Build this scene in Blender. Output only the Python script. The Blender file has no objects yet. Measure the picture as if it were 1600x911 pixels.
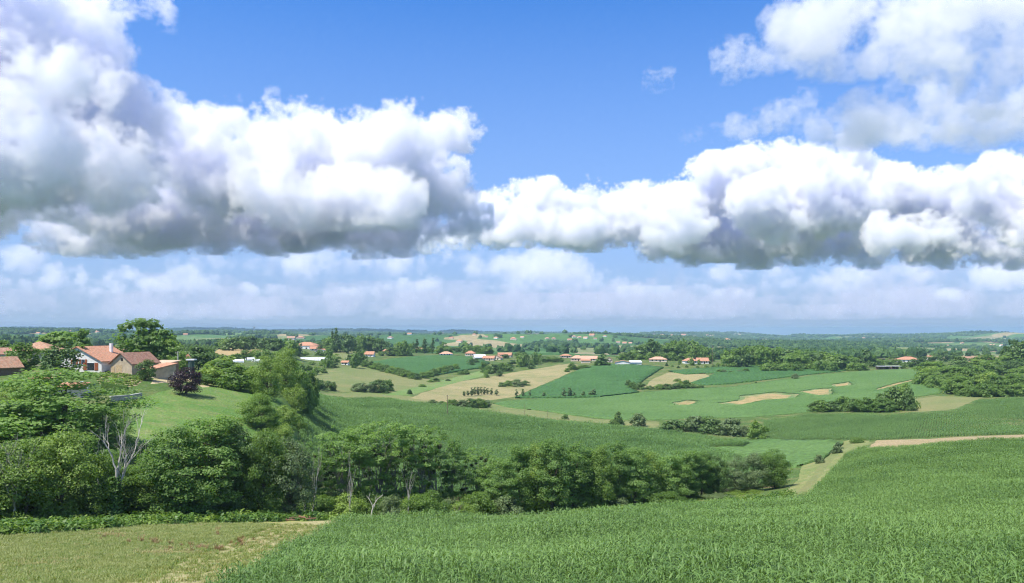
import bpy, bmesh, math, random, time
import numpy as np
from mathutils import Vector, Matrix
from mathutils.geometry import delaunay_2d_cdt

T0 = time.time()
R = math.radians
sc = bpy.context.scene
COL = sc.collection
rng = np.random.default_rng(11)
rnd = random.Random(7)

# ------------------------------------------------------------------ camera
F, HZ = 1244.0, 517.0            # focal length and horizon row, in photograph pixels (1600 x 911)
cam = bpy.data.cameras.new('camera'); cam_o = bpy.data.objects.new('camera', cam); COL.objects.link(cam_o)
cam.sensor_width = 36; cam.lens = 36 * F / 1600; cam.shift_y = (HZ - 455.5) / 1600
cam.clip_start = 0.5; cam.clip_end = 120000
cam_o.rotation_euler = (R(90), 0, 0); sc.camera = cam_o
# ------------------------------------------------------------------ sky and sun
SUN = Vector((-0.55, -0.38, 1.15)).normalized()
w = bpy.data.worlds.new('World'); sc.world = w; w.use_nodes = True
nt = w.node_tree
sky = nt.nodes.new('ShaderNodeTexSky'); sky.sky_type = 'NISHITA'; sky.sun_disc = False
sky.sun_elevation = math.asin(SUN.z); sky.sun_rotation = math.atan2(SUN.x, SUN.y)
sky.altitude = 300; sky.air_density = 0.62; sky.dust_density = 0.0; sky.ozone_density = 10.0
bg = nt.nodes['Background']; bg.inputs[1].default_value = 0.15
# the hazy air low over the horizon, all the way round: dulls the sky's bright rim
tc = nt.nodes.new('ShaderNodeTexCoord'); sp = nt.nodes.new('ShaderNodeSeparateXYZ'); nt.links.new(tc.outputs['Generated'], sp.inputs[0])
rp = nt.nodes.new('ShaderNodeValToRGB'); nt.links.new(sp.outputs[2], rp.inputs[0])
e = rp.color_ramp.elements
for p, v in ((.0, 1.0), (.03, .93), (.08, .72), (.15, .38), (.26, .1), (.4, 0)):
    x = e[0] if p == 0 else e[1] if p == .4 else e.new(p); x.position = p; x.color = (v, v, v, 1)
mx = nt.nodes.new('ShaderNodeMix'); mx.data_type = 'RGBA'; nt.links.new(rp.outputs[0], mx.inputs[0])
hs = nt.nodes.new('ShaderNodeHueSaturation'); hs.inputs['Saturation'].default_value = 1.12; nt.links.new(sky.outputs[0], hs.inputs['Color'])
nt.links.new(hs.outputs[0], mx.inputs[6]); mx.inputs[7].default_value = (1.22, 1.58, 2.25, 1)
nt.links.new(mx.outputs[2], bg.inputs[0])
sun = bpy.data.lights.new('sun', 'SUN'); sun.energy = 3.5; sun.angle = R(0.5); sun.color = (1.0, 0.965, 0.91)
sun_o = bpy.data.objects.new('sun', sun); COL.objects.link(sun_o)
sun_o.rotation_euler = SUN.to_track_quat('Z', 'Y').to_euler()
sc.view_settings.view_transform = 'Standard'; sc.view_settings.look = 'None'
sc.view_settings.exposure = 0.98; sc.view_settings.gamma = 1.0
cy = sc.cycles
cy.max_bounces = 16; cy.diffuse_bounces = 4; cy.glossy_bounces = 2; cy.transmission_bounces = 4; cy.transparent_max_bounces = 8
cy.volume_bounces = 11; cy.volume_step_rate = 3.0; cy.volume_max_steps = 400
cy.use_adaptive_sampling = True; cy.adaptive_threshold = 0.02; cy.adaptive_min_samples = 16
cy.use_denoising = True; cy.denoising_prefilter = 'FAST'; cy.filter_width = 1.15

# ------------------------------------------------------------------ terrain: rows of the picture at each distance, column by column
TAB = {
 -900: [(12,1390),(20,1139),(35,976),(50,905),(70,850),(90,815),(110,760),(140,675),(170,630),(215,590),(300,565),(600,548),(1000,542)],
 -300: [(12,1390),(20,1139),(35,976),(50,908),(70,855),(85,827),(97,815),(105,795),(120,725),(135,672),(150,645),(170,615),(190,597),(215,582),(240,575),(300,562),(400,553),(600,548),(1000,541)],
 0:    [(12,1390),(20,1139),(35,978),(50,908),(70,857),(85,830),(97,822),(105,806),(120,735),(135,680),(150,648),(170,618),(190,598),(215,582),(240,574),(300,562),(400,553),(600,548),(1000,541)],
 200:  [(12,1390),(20,1139),(35,978),(50,910),(70,862),(90,828),(105,812),(120,765),(135,704),(150,664),(165,640),(180,618),(200,594),(215,581),(240,571),(300,562),(400,556),(600,549),(1000,541)],
 330:  [(12,1390),(20,1139),(35,978),(50,911),(70,864),(90,830),(105,813),(120,782),(135,728),(150,690),(165,662),(180,640),(200,616),(220,604),(250,592),(300,581),(400,567),(500,560),(600,552),(1000,541)],
 410:  [(12,1390),(20,1139),(35,978),(50,912),(70,865),(90,832),(105,814),(120,797),(140,750),(160,706),(180,668),(200,640),(230,615),(260,600),(300,589),(350,580),(420,571),(500,562),(600,551),(750,545),(1000,540)],
 440:  [(12,1390),(20,1139),(35,979),(50,913),(70,866),(90,834),(106,814),(122,802),(140,768),(160,724),(180,686),(200,656),(230,628),(260,610),(300,597),(350,587),(420,576),(500,566),(600,556),(750,548),(1000,541)],
 475:  [(12,1390),(20,1139),(35,980),(50,914),(70,868),(90,836),(108,813),(125,809),(150,790),(170,752),(190,716),(215,684),(250,656),(300,632),(370,614),(430,604),(500,594),(560,584),(620,572),(700,562),(800,553),(1000,543)],
 540:  [(12,1390),(20,1139),(35,980),(50,915),(70,868),(90,835),(110,811),(130,812),(150,803),(170,785),(190,764),(215,735),(250,700),(300,666),(370,636),(430,620),(470,611),(520,600),(590,586),(660,573),(740,563),(820,556),(900,550),(1000,546)],
 650:  [(12,1390),(20,1139),(35,980),(50,915),(70,868),(90,833),(110,807),(130,810),(150,806),(170,790),(190,770),(215,745),(250,712),(300,679),(370,647),(430,629),(475,617),(520,608),(580,597),(650,586),(720,575),(800,564),(860,557),(950,551),(1100,548)],
 800:  [(12,1390),(20,1139),(35,980),(50,913),(70,866),(90,830),(110,805),(125,806),(150,806),(170,793),(190,776),(215,752),(250,722),(300,688),(340,667),(370,654),(410,644),(450,634),(490,624),(540,611),(600,598),(680,583),(760,570),(850,560),(950,553),(1100,549)],
 1000: [(12,1390),(20,1135),(35,972),(50,905),(70,857),(90,826),(110,808),(130,798),(140,794),(155,792),(175,780),(200,760),(235,730),(280,697),(330,671),(370,656),(410,645),(450,636),(500,624),(560,608),(620,592),(690,575),(760,565),(850,560),(1000,557)],
 1200: [(12,1390),(20,1130),(35,966),(50,900),(70,850),(90,822),(110,803),(130,787),(150,775),(165,768),(185,757),(210,739),(250,712),(290,692),(330,672),(380,651),(440,630),(500,613),(560,600),(620,588),(680,577),(740,571),(850,568),(1000,562)],
 1400: [(12,1390),(20,1125),(35,958),(50,893),(70,842),(90,808),(110,782),(130,761),(155,738),(185,716),(215,701),(240,692),(260,687),(290,672),(330,655),(380,637),(440,619),(500,602),(560,589),(620,579),(700,574),(850,568),(1000,561)],
 1600: [(12,1390),(20,1120),(35,952),(50,888),(70,834),(90,797),(115,764),(145,734),(180,708),(215,690),(245,681),(270,674),(310,655),(350,638),(400,622),(450,608),(520,592),(600,580),(750,568),(1000,559)],
 2000: [(12,1390),(20,1115),(35,945),(50,880),(70,826),(90,788),(115,756),(145,728),(180,703),(215,686),(245,677),(270,671),(310,653),(350,637),(400,621),(450,607),(520,591),(600,579),(750,567),(1000,558)],
 2600: [(12,1390),(20,1115),(35,945),(50,880),(70,826),(90,788),(115,756),(145,728),(180,703),(215,686),(245,677),(270,671),(310,653),(350,637),(400,621),(450,607),(520,591),(600,579),(750,567),(1000,558)],
}
FAR = [(1300,551),(1700,545),(2300,538),(3100,533.5),(4300,529.5),(6000,526.5),(8500,524),(11000,525.5),(16000,529)]
FARSHIFT = {-900:-5,-300:-5,0:-4.5,200:-4.5,330:-5,410:-5,440:-4.5,475:-4,540:-4,650:-2,800:-.5,1000:1.0,1200:2.5,1400:4,1600:6,2000:7,2600:7}

def pchip(x, y, xq):
    x = np.asarray(x, float); y = np.asarray(y, float); h = np.diff(x); dl = np.diff(y) / h
    m = np.zeros_like(y)
    w1 = 2 * h[1:] + h[:-1]; w2 = h[1:] + 2 * h[:-1]
    ok = dl[:-1] * dl[1:] > 0
    with np.errstate(all='ignore'):
        hm = (w1 + w2) / (w1 / dl[:-1] + w2 / dl[1:])
    m[1:-1] = np.where(ok, hm, 0); m[0] = dl[0]; m[-1] = dl[-1]
    i = np.clip(np.searchsorted(x, xq) - 1, 0, len(x) - 2)
    t = (xq - x[i]) / h[i]
    return ((2*t**3-3*t**2+1)*y[i] + (t**3-2*t**2+t)*h[i]*m[i] + (-2*t**3+3*t**2)*y[i+1] + (t**3-t**2)*h[i]*m[i+1])

LD0, LD1, NLD = math.log(12), math.log(16000), 900
LDG = np.linspace(LD0, LD1, NLD)
CPX = sorted(TAB); CU = np.array([(p - 800) / F for p in CPX])
TANG = []
for p in CPX:
    rows = TAB[p] + [(d, y + FARSHIFT[p]) for d, y in FAR]
    x = np.log([r[0] for r in rows]); y = np.array([(r[1] - HZ) / F for r in rows])
    TANG.append(pchip(x, y, LDG))
TANG = np.array(TANG)                      # columns x log-distance
_k = np.hanning(23); _k /= _k.sum()
TANG = np.array([np.convolve(np.pad(c, 11, mode='edge'), _k, mode='valid') for c in TANG])

# value-noise in numpy
_tab = rng.random((256, 256))
def vnoise(x, y):
    xi = np.floor(x).astype(int); yi = np.floor(y).astype(int); fx = x - xi; fy = y - yi
    fx = fx*fx*fx*(fx*(fx*6-15)+10); fy = fy*fy*fy*(fy*(fy*6-15)+10)
    a = _tab[xi & 255, yi & 255]; b = _tab[(xi+1) & 255, yi & 255]; c = _tab[xi & 255, (yi+1) & 255]; d = _tab[(xi+1) & 255, (yi+1) & 255]
    return (a*(1-fx)+b*fx)*(1-fy) + (c*(1-fx)+d*fx)*fy - .5
def fbm(x, y, o=4):
    s = 0; a = 1.0
    for i in range(o):
        s = s + a * vnoise(x * 2**i + 17.3*i, y * 2**i + 5.1*i); a *= .5
    return s

def tangent(u, ld):
    u = np.asarray(u, float); ld = np.asarray(ld, float)
    i = np.clip(np.searchsorted(CU, u) - 1, 0, len(CU) - 2)
    fj = np.clip((ld - LD0) / (LD1 - LD0) * (NLD - 1), 0, NLD - 1.001); j = fj.astype(int); fj = fj - j
    def col(c):
        c = np.clip(c, 0, len(CU) - 1); return TANG[c, j] * (1 - fj) + TANG[c, j + 1] * fj
    h = CU[i+1] - CU[i]; t = np.clip((u - CU[i]) / h, 0, 1)
    y0, y1 = col(i), col(i + 1)
    im, ip = np.maximum(i - 1, 0), np.minimum(i + 2, len(CU) - 1)
    m0 = np.where(i > 0, (y1 - col(im)) / np.maximum(CU[i+1] - CU[im], 1e-6), (y1 - y0) / h)
    m1 = np.where(i + 2 < len(CU), (col(ip) - y0) / np.maximum(CU[ip] - CU[i], 1e-6), (y1 - y0) / h)
    return ((2*t**3-3*t**2+1)*y0 + (t**3-2*t**2+t)*h*m0 + (-2*t**3+3*t**2)*y1 + (t**3-t**2)*h*m1)

def ground_z(x, y):
    x = np.asarray(x, float); y = np.asarray(y, float)
    d = np.maximum(y, 12.0); u = x / d
    z = -tangent(u, np.log(d)) * d
    far = np.clip((d - 900) / 1500, 0, 1)
    hill = fbm(x / 900 + 3.7, y / 900 + 8.1, 4)
    big = fbm(x / 2600 + 1.2, y / 2300 + 4.4, 2)
    z = z + far * (hill * 50 * np.clip(d / 2500, .5, 1.3) + big * 30 * np.clip((d - 1500) / 3000, 0, 1))
    z = z + 0.12 * fbm(x / 7, y / 7, 2) * np.clip((400 - d) / 300, 0, 1)
    return z
def gz(x, y): return float(ground_z(x, y))
def at(px, py, h=0.0, dmin=12.0, dmax=16000.0):
    """ground point (x, y, z) whose top at height h is seen at row py of column px, first one beyond dmin"""
    u = (px - 800) / F
    ds = np.exp(np.linspace(math.log(dmin), math.log(dmax), 1500))
    z = ground_z(u * ds, ds) + h
    rows = HZ - F * z / ds
    k = np.nonzero(rows <= py)[0]
    k = k[0] if len(k) else len(ds) - 1
    d = ds[k]
    if k > 0 and rows[k-1] > py: d = ds[k-1] + (ds[k] - ds[k-1]) * (rows[k-1] - py) / (rows[k-1] - rows[k])
    return (u * d, d, gz(u * d, d))
def atd(px, d):
    x = (px - 800) / F * d
    return (x, d, gz(x, d))

# ------------------------------------------------------------------ materials
class NT:
    def __init__(s, name):
        s.m = bpy.data.materials.new(name); s.m.use_nodes = True; s.t = s.m.node_tree; s.t.nodes.clear()
        s.out = s.n('ShaderNodeOutputMaterial'); s._pos = None
    def n(s, k, **kw):
        o = s.t.nodes.new(k)
        for a, b in kw.items(): setattr(o, a, b)
        return o
    def l(s, a, b): s.t.links.new(a, b)
    def set(s, sock, v):
        if hasattr(v, 'is_linked') or isinstance(v, bpy.types.NodeSocket): s.l(v, sock)
        else: sock.default_value = v
    def pos(s):
        if s._pos is None: s._pos = s.n('ShaderNodeNewGeometry').outputs['Position']
        return s._pos
    def gen(s): return s.n('ShaderNodeTexCoord').outputs['Object']
    def mapped(s, v, scale=(1,1,1), rot=(0,0,0)):
        o = s.n('ShaderNodeMapping'); s.l(v, o.inputs[0]); o.inputs['Scale'].default_value = scale; o.inputs['Rotation'].default_value = rot; return o.outputs[0]
    def noise(s, scale, det=4, rough=.55, vec=None, dist=0):
        o = s.n('ShaderNodeTexNoise'); o.inputs['Scale'].default_value = scale; o.inputs['Detail'].default_value = det; o.inputs['Roughness'].default_value = rough; o.inputs['Distortion'].default_value = dist
        s.l(vec or s.pos(), o.inputs['Vector']); return o.outputs[0]
    def ramp(s, fac, stops):
        o = s.n('ShaderNodeValToRGB'); e = o.color_ramp.elements
        while len(e) < len(stops): e.new(.5)
        for k, (p, c) in enumerate(stops): e[k].position = p; e[k].color = (*c, 1) if len(c) == 3 else c
        s.set(o.inputs[0], fac); return o.outputs[0]
    def mix(s, fac, a, b, blend='MIX'):
        o = s.n('ShaderNodeMix', data_type='RGBA', blend_type=blend)
        s.set(o.inputs[0], fac)
        for i, v in ((6, a), (7, b)): s.set(o.inputs[i], (*v, 1) if isinstance(v, tuple) and len(v) == 3 else v)
        return o.outputs[2]
    def math(s, op, a, b=0.0, clamp=False):
        o = s.n('ShaderNodeMath', operation=op, use_clamp=clamp); s.set(o.inputs[0], a); s.set(o.inputs[1], b); return o.outputs[0]
    def bump(s, h, strength=.5, dist=.1):
        o = s.n('ShaderNodeBump'); s.l(h, o.inputs['Height']); o.inputs['Strength'].default_value = strength; o.inputs['Distance'].default_value = dist; return o.outputs[0]
    def bsdf(s, col, rough=.8, normal=None, spec=.3, metal=0):
        o = s.n('ShaderNodeBsdfPrincipled'); s.set(o.inputs['Base Color'], (*col, 1) if isinstance(col, tuple) else col)
        s.set(o.inputs['Roughness'], rough); o.inputs['Specular IOR Level'].default_value = spec; o.inputs['Metallic'].default_value = metal
        if normal is not None: s.l(normal, o.inputs['Normal'])
        return o.outputs[0]
    def done(s, sh): s.l(sh, s.out.inputs['Surface']); return s.m

def sheet_mat(name, a, b, c, big=.02, mid=.25, fine=2.5, bump=.4, bdist=.15, rows=None, rough=.9, finec=.5, spec=.1):
    """ground cover: big patches a/b, mid blotches c, fine grain; optional crop rows (angle, spacing)"""
    t = NT(name)
    n1 = t.noise(big, 3); n2 = t.noise(mid, 4, .6); n3 = t.noise(fine, 3, .7)
    col = t.mix(t.ramp(n1, [(.4, (0,0,0)), (.6, (1,1,1))]), a, b)
    col = t.mix(t.ramp(n2, [(.48, (0,0,0)), (.72, (1,1,1))]), col, c)
    g = t.ramp(n3, [(.25, (1-finec,)*3), (.75, (1+finec*.8,)*3)])
    col = t.mix(1.0, col, g, 'MULTIPLY')
    h = n3
    if rows:
        wv = t.n('ShaderNodeTexWave', wave_type='BANDS', bands_direction='X'); t.l(t.mapped(t.pos(), rot=(0,0,rows[0])), wv.inputs['Vector'])
        wv.inputs['Scale'].default_value = 0.314 / rows[1]; wv.inputs['Distortion'].default_value = 1.2; wv.inputs['Detail'].default_value = 2; wv.inputs['Detail Scale'].default_value = .3
        k = rows[2] if len(rows) > 2 else .25
        col = t.mix(1.0, col, t.ramp(wv.outputs[1], [(0, (1-k,)*3), (1, (1+k*.5,)*3)]), 'MULTIPLY')
        h = t.math('ADD', n3, t.math('MULTIPLY', wv.outputs[1], .3))
    return t.done(t.bsdf(col, rough, t.bump(h, bump, bdist), spec))

def leaf_mat(name, dark, light, trans=.5, rough=.5, spec=.35, vary=.5, hue=None):
    """foliage: colour varies from leaf clump to clump and from plant to plant"""
    t = NT(name)
    oi = t.n('ShaderNodeObjectInfo').outputs['Random']
    n = t.noise(.9, 3, .6)
    f = t.math('ADD', t.math('MULTIPLY', n, .8), t.math('MULTIPLY', oi, vary))
    col = t.ramp(f, [(.25, dark), (.8, light)])
    if hue: col = t.mix(t.ramp(t.noise(.35, 2), [(.55, (0,0,0)), (.75, (1,1,1))]), col, hue)
    a = t.bsdf(col, rough, None, spec)
    b = t.n('ShaderNodeBsdfTranslucent'); t.l(t.mix(1.0, col, (1.15, 1.25, .55), 'MULTIPLY'), b.inputs[0])
    m = t.n('ShaderNodeMixShader'); m.inputs[0].default_value = trans; t.l(a, m.inputs[1]); t.l(b.outputs[0], m.inputs[2])
    return t.done(m.outputs[0])

M = {}
M['grass'] = sheet_mat('rough_grass', (.075,.13,.032), (.11,.155,.045), (.19,.18,.075), .03, .12, 1.6, .5, .2)
M['meadow_dry'] = sheet_mat('dry_meadow_grass', (.185,.235,.062), (.265,.275,.09), (.36,.31,.135), .09, .5, 4.0, .5, .12, finec=.35)
M['meadow_green'] = sheet_mat('green_meadow_grass', (.105,.2,.045), (.15,.225,.06), (.2,.225,.085), .07, .3, 2.0, .6, .25, finec=.45)
M['pasture'] = sheet_mat('pale_pasture_grass', (.15,.19,.065), (.19,.2,.08), (.24,.22,.1), .02, .07, .7, .3, .2, finec=.25)
M['pasture_green'] = sheet_mat('green_pasture_grass', (.13,.215,.06), (.16,.23,.075), (.2,.22,.09), .02, .08, .7, .3, .2, finec=.25)
M['straw'] = sheet_mat('fallow_straw_grass', (.27,.24,.115), (.31,.265,.13), (.19,.21,.08), .02, .09, .8, .4, .2, finec=.3)
M['stubble'] = sheet_mat('golden_stubble', (.36,.26,.12), (.39,.29,.14), (.32,.25,.12), .02, .1, .8, .3, .1, finec=.2)
M['soil'] = sheet_mat('brown_field_soil', (.2,.145,.085), (.23,.17,.1), (.16,.12,.07), .1, .6, 4.0, .5, .08, finec=.35)
M['tan'] = sheet_mat('tan_bare_soil', (.36,.28,.155), (.4,.31,.18), (.27,.24,.11), .05, .3, 2.0, .4, .1, rows=(R(72), 1.5, .2))
M['track'] = sheet_mat('dirt_track', (.5,.4,.24), (.44,.36,.2), (.33,.3,.14), .06, .35, 3.0, .4, .08)
M['soy'] = sheet_mat('leafy_soya_canopy', (.095,.178,.052), (.115,.2,.06), (.085,.16,.04), .012, .06, .75, .9, .5, rows=(R(-14), 3.0, .07), finec=.5)
M['maize_far'] = sheet_mat('maize_canopy', (.06,.145,.044), (.075,.165,.052), (.055,.13,.036), .015, .07, .55, 1.0, .8, rows=(R(30), 2.4, .22), finec=.6)
M['patch'] = sheet_mat('bare_crop_gap', (.37,.275,.13), (.32,.25,.115), (.14,.19,.065), .06, .22, 1.2, .4, .15, finec=.3)
M['patch_thin'] = sheet_mat('thin_crop', (.12,.195,.07), (.17,.21,.085), (.31,.265,.13), .05, .2, 1.0, .5, .2, finec=.4)
M['verge'] = sheet_mat('yellowish_grass_verge', (.16,.205,.065), (.21,.23,.085), (.29,.265,.125), .1, .5, 3.0, .5, .12, finec=.4)
M['straw_green'] = sheet_mat('mown_straw_grass', (.31,.285,.13), (.38,.325,.17), (.23,.245,.085), .12, .6, 3.5, .5, .1, finec=.4)
M['garden'] = sheet_mat('garden_soil', (.3,.23,.14), (.34,.27,.17), (.2,.19,.09), .2, .8, 4.0, .4, .08)

def obj(name, me, parent=None, mat=None):
    o = bpy.data.objects.new(name, me); COL.objects.link(o)
    if parent is not None: o.parent = parent
    if mat is not None and me is not None and not me.materials: me.materials.append(mat)
    return o
def mesh(name, V, Fc, mat=None, smooth=False):
    me = bpy.data.meshes.new(name); me.from_pydata([tuple(map(float, v)) for v in V], [], [tuple(map(int, f)) for f in Fc])
    if mat: me.materials.append(mat)
    if smooth: me.shade_smooth()
    return me
def fastmesh(name, V, T, mat=None, smooth=False, k=3):
    """V (n,3) and T (m,k) arrays"""
    me = bpy.data.meshes.new(name); V = np.asarray(V, np.float32); T = np.asarray(T, np.int32)
    me.vertices.add(len(V)); me.vertices.foreach_set('co', V.ravel())
    me.loops.add(T.size); me.loops.foreach_set('vertex_index', T.ravel())
    me.polygons.add(len(T)); me.polygons.foreach_set('loop_start', np.arange(0, T.size, k, dtype=np.int32)); 
    if smooth: me.polygons.foreach_set('use_smooth', np.ones(len(T), bool))
    me.update(calc_edges=True); me.validate()
    if mat: me.materials.append(mat)
    return me
def tag(o, label=None, cat=None, group=None, kind=None):
    for k, v in (('label', label), ('category', cat), ('group', group), ('kind', kind)):
        if v: o[k] = v
    return o

# ------------------------------------------------------------------ fields: outlines as seen from the hill, stood on the terrain
# name, material, crop height, rows of outline (px, py[, dmin]), label
MZ = 2.0
FIELDS = [
 ('dirt_track', 'pasture', 0, [(1200,787,115),(1240,776,120),(1262,752,130),(1285,722,150),(1300,708,150),(1322,694,150),(1338,688,150),(1340,690,150),(1328,697,150),(1308,712,150),(1293,728,150),(1272,756,130),(1250,779,118),(1204,790,114)], 'worn yellowish wheel track along the grassy farm track', 'flat'),
 ('mown_strip', 'straw_green', 0, [(530,813),(440,817),(400,832),(340,856),(250,888),(150,930),(60,980),(260,950),(330,915),(400,884),(460,856),(500,834)], 'tan mown strip between the yellowish meadow and the maize', 'flat'),
 ('bare_patch', 'patch', 0, [(1056,630,300),(1072,627,300),(1086,628,300),(1080,632,300),(1060,633,300)], 'small bare tan patch in the hillside crop field', 'flat'),
 ('bare_patch', 'patch', 0, [(1135,629,300),(1160,625,300),(1165,620,300),(1205,615,300),(1236,618,300),(1228,623,300),(1190,625,300),(1160,632,300)], 'long ragged bare tan patch in the hillside crop field', 'flat'),
 ('bare_patch', 'patch', 0, [(1254,612,300),(1275,609,300),(1294,608,300),(1296,616,300),(1280,617,300),(1262,614,300)], 'squarish bare tan patch in the hillside crop field', 'flat'),
 ('bare_patch', 'patch', 0, [(1304,601,300),(1326,598,300),(1325,602,300),(1306,604,300)], 'thin straw patch high in the hillside crop field', 'flat'),
 ('bare_patch', 'patch', 0, [(1376,606,300),(1400,599,300),(1424,594,300),(1423,596,300),(1400,602,300),(1380,608,300)], 'thin straw line in the crop above the hedge clump', 'flat'),
 ('maize_field', 'soil', MZ, [(100,1010),(300,915),(400,868),(470,836),(530,806),(545,803),(640,803),(760,801),(860,799),(960,796),(1005,791),(1100,784),(1200,776),(1262,768),(1290,740),(1322,706),(1345,698),(1400,696),(1500,688),(1600,682),(1900,662),(1900,1100),(1200,1250),(500,1250),(100,1250)], 'big field of tall green maize filling the foreground', 'near'),
 ('maize_field', 'soil', MZ, [(466,700,150),(474,650,150),(488,611,200),(600,620,200),(700,632,200),(800,646,200),(870,654,200),(960,662,200),(1030,670,200),(1110,681,200),(1172,686,200),(1160,691,200),(1095,692,200),(1130,702,180),(1180,715,180),(1205,724,170),(1225,745,165),(1150,752,160),(1000,762,160),(760,770,160),(600,764,160),(540,752,160),(480,728,150)], 'maize field on the valley slope behind the belt of trees', 'mid'),
 ('soya_field', 'soy', .6, [(1100,693,180),(1165,688,180),(1200,685,180),(1300,686,180),(1318,691,180),(1288,714,180),(1240,728,170),(1190,718,170),(1130,704,170)], 'small pale green crop field beside the sandy track', 'can'),
 ('maize_field', 'grass', 1.2, [(1190,682,200),(1194,655,200),(1265,644,200),(1380,646,200),(1425,644,200),(1490,640,200),(1530,623,200),(1600,619,200),(1900,608,200),(1900,662,200),(1600,673,200),(1400,681,200),(1355,683,200),(1320,682,200)], 'young maize field right of centre beyond the bare tan strip', 'mid2'),
 ('bare_strip', 'tan', 0, [(1358,699,150),(1370,688,150),(1450,686,150),(1600,679,150),(1900,666,150),(1900,672,150),(1600,690,150),(1480,697,150),(1400,702,150)], 'bare tan strip of soil above the foreground maize', 'flat'),
 ('soya_field', 'soy', .3, [(770,630,300),(790,626,300),(850,622,300),(930,621,300),(1000,613,300),(1060,608,300),(1150,603,300),(1210,594,300),(1250,589,300),(1300,583,300),(1370,578,300),(1440,576,300),(1434,590,300),(1460,597,300),(1480,605,300),(1468,615,300),(1420,621,300),(1405,640,300),(1265,643,300),(1190,650,300),(1100,653,300),(1010,656,300),(960,655,300),(900,649,300),(850,641,300),(800,637,300)], 'broad pale green crop field with bare patches on the hillside', 'can'),
 ('maize_field', 'maize_far', 1.0, [(805,620,350),(840,605,350),(880,588,350),(915,573,350),(940,569,350),(975,568,350),(1037,573,350),(1012,588,350),(1000,597,350),(985,606,350),(1000,612,350),(930,619,350),(850,620,350)], 'dark green maize field on the rounded hill below the houses', 'can'),
 ('maize_field', 'maize_far', .7, [(1044,579,350),(1110,574,350),(1190,570,350),(1250,573,350),(1330,577,350),(1310,580,350),(1250,586,350),(1200,592,350),(1140,599,350),(1095,601,350),(1080,597,350),(1108,588,350),(1118,582,350),(1070,584,350)], 'dark green crop strip curving below the new houses', 'can'),
 ('maize_field', 'maize_far', 1.2, [(575,566,400),(610,560,400),(650,556,400),(690,554,400),(745,557,400),(765,566,400),(755,573,400),(725,577,400),(690,583,400),(648,590,400),(612,580,400)], 'blue green maize field sloping between two hedges', 'can'),
 ('meadow', 'meadow_green', 0, [(195,668,125),(205,640,125),(222,622,125),(250,612,125),(300,606,125),(360,604,125),(420,608,125),(450,612,125),(484,612,150),(473,650,150),(465,692,140),(450,704,130),(430,704,125),(380,690,115),(300,700,115),(215,704,115)], 'bright green sloping meadow below the farmyard', 'flat'),
 ('meadow', 'meadow_dry', 0, [(-500,836),(0,834),(120,832),(200,824),(330,818),(430,812),(528,816),(470,852),(400,886),(300,935),(100,1030),(100,1250),(-500,1250)], 'yellowish mown meadow in the lower left corner', 'flat'),
 ('pasture', 'pasture', 0, [(485,588,350),(510,578,350),(560,571,350),(600,573,350),(640,588,350),(690,596,350),(650,605,350),(610,613,350),(560,612,350),(500,610,350)], 'pale dry pasture left of the stream trees', 'flat'),
 ('pasture', 'pasture_green', 0, [(600,617,350),(650,603,350),(700,592,350),(760,577,350),(770,583,350),(720,596,350),(680,607,350),(640,618,350)], 'narrow green pasture below the hedge', 'flat'),
 ('fallow_field', 'straw', 0, [(640,622,350),(680,607,350),(720,596,350),(800,582,350),(890,568,350),(912,572,350),(880,587,350),(840,604,350),(806,619,350),(760,626,350),(700,630,350)], 'straw coloured fallow field on the slope', 'flat'),
 ('fallow_strip', 'pasture', 0, [(484,611,300),(560,612,300),(640,619,300),(700,630,300),(770,631,300),(850,643,300),(930,655,300),(1030,660,300),(1030,670,300),(960,663,250),(870,656,250),(800,648,250),(700,634,250),(600,622,250)], 'long straw coloured grass strip above the valley maize', 'flat'),
 ('wheat_field', 'stubble', 0, [(335,551,350),(345,544,350),(400,544,350),(410,549,350),(395,553,350),(345,556,350)], 'golden stubble field above the nursery', 'flat'),
 ('pasture', 'straw', 0, [(1005,606,350),(1020,592,350),(1045,582,350),(1100,583,350),(1110,588,350),(1080,597,350),(1060,606,350)], 'tan dry patch of ground between two crop fields', 'flat'),
 ('pasture', 'pasture', 0, [(1410,640,250),(1425,624,250),(1465,619,250),(1535,621,250),(1492,639,250),(1440,644,250)], 'yellowish mown corner at the foot of the wood', 'flat'),
 ('hill_pasture', 'pasture', 0, [(510,556,450),(525,541,450),(560,538,450),(597,545,450),(590,552,450),(560,558,450),(520,562,450)], 'pale hilltop pasture under the dark row of trees', 'flat'),
 ('grass_track', 'verge', 0, [(1195,782,130),(1225,770,130),(1248,748,130),(1252,728,150),(1290,712,150),(1318,690,150),(1338,684,150),(1356,686,150),(1362,692,150),(1340,702,150),(1322,712,150),(1296,744,130),(1266,772,120),(1200,790,115)], 'grassy farm track climbing beside the foreground maize', 'flat'),
 ('farm_yard', 'track', 0, [(235,600,160),(245,588,160),(300,584,160),(330,600,160),(322,610,160),(300,596,160),(262,598,160)], 'sandy farmyard beside the barn', 'flat'),
 ('vegetable_garden', 'garden', 0, [(150,590,150),(160,580,150),(230,592,150),(215,602,150),(190,606,150),(155,600,150)], 'vegetable plot in front of the barn', 'flat'),
]
for _f in [f for f in FIELDS if f[0] == 'bare_patch']:      # ragged fringe of thin crop round each bare patch
    _c = np.mean([p[:2] for p in _f[3]], axis=0)
    FIELDS.insert(sum(f[0] in ('bare_patch', 'mown_strip', 'dirt_track') for f in FIELDS), ('thin_crop', 'patch_thin', 0, [(_c[0]+(p[0]-_c[0])*1.25+rnd.uniform(-4, 4), _c[1]+(p[1]-_c[1])*1.3+rnd.uniform(-.6, .6), 300) for p in _f[3]], 'thin fringe of crop around the ' + _f[4].split(' in the ')[0].split(' high in ')[0], 'flat'))
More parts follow.
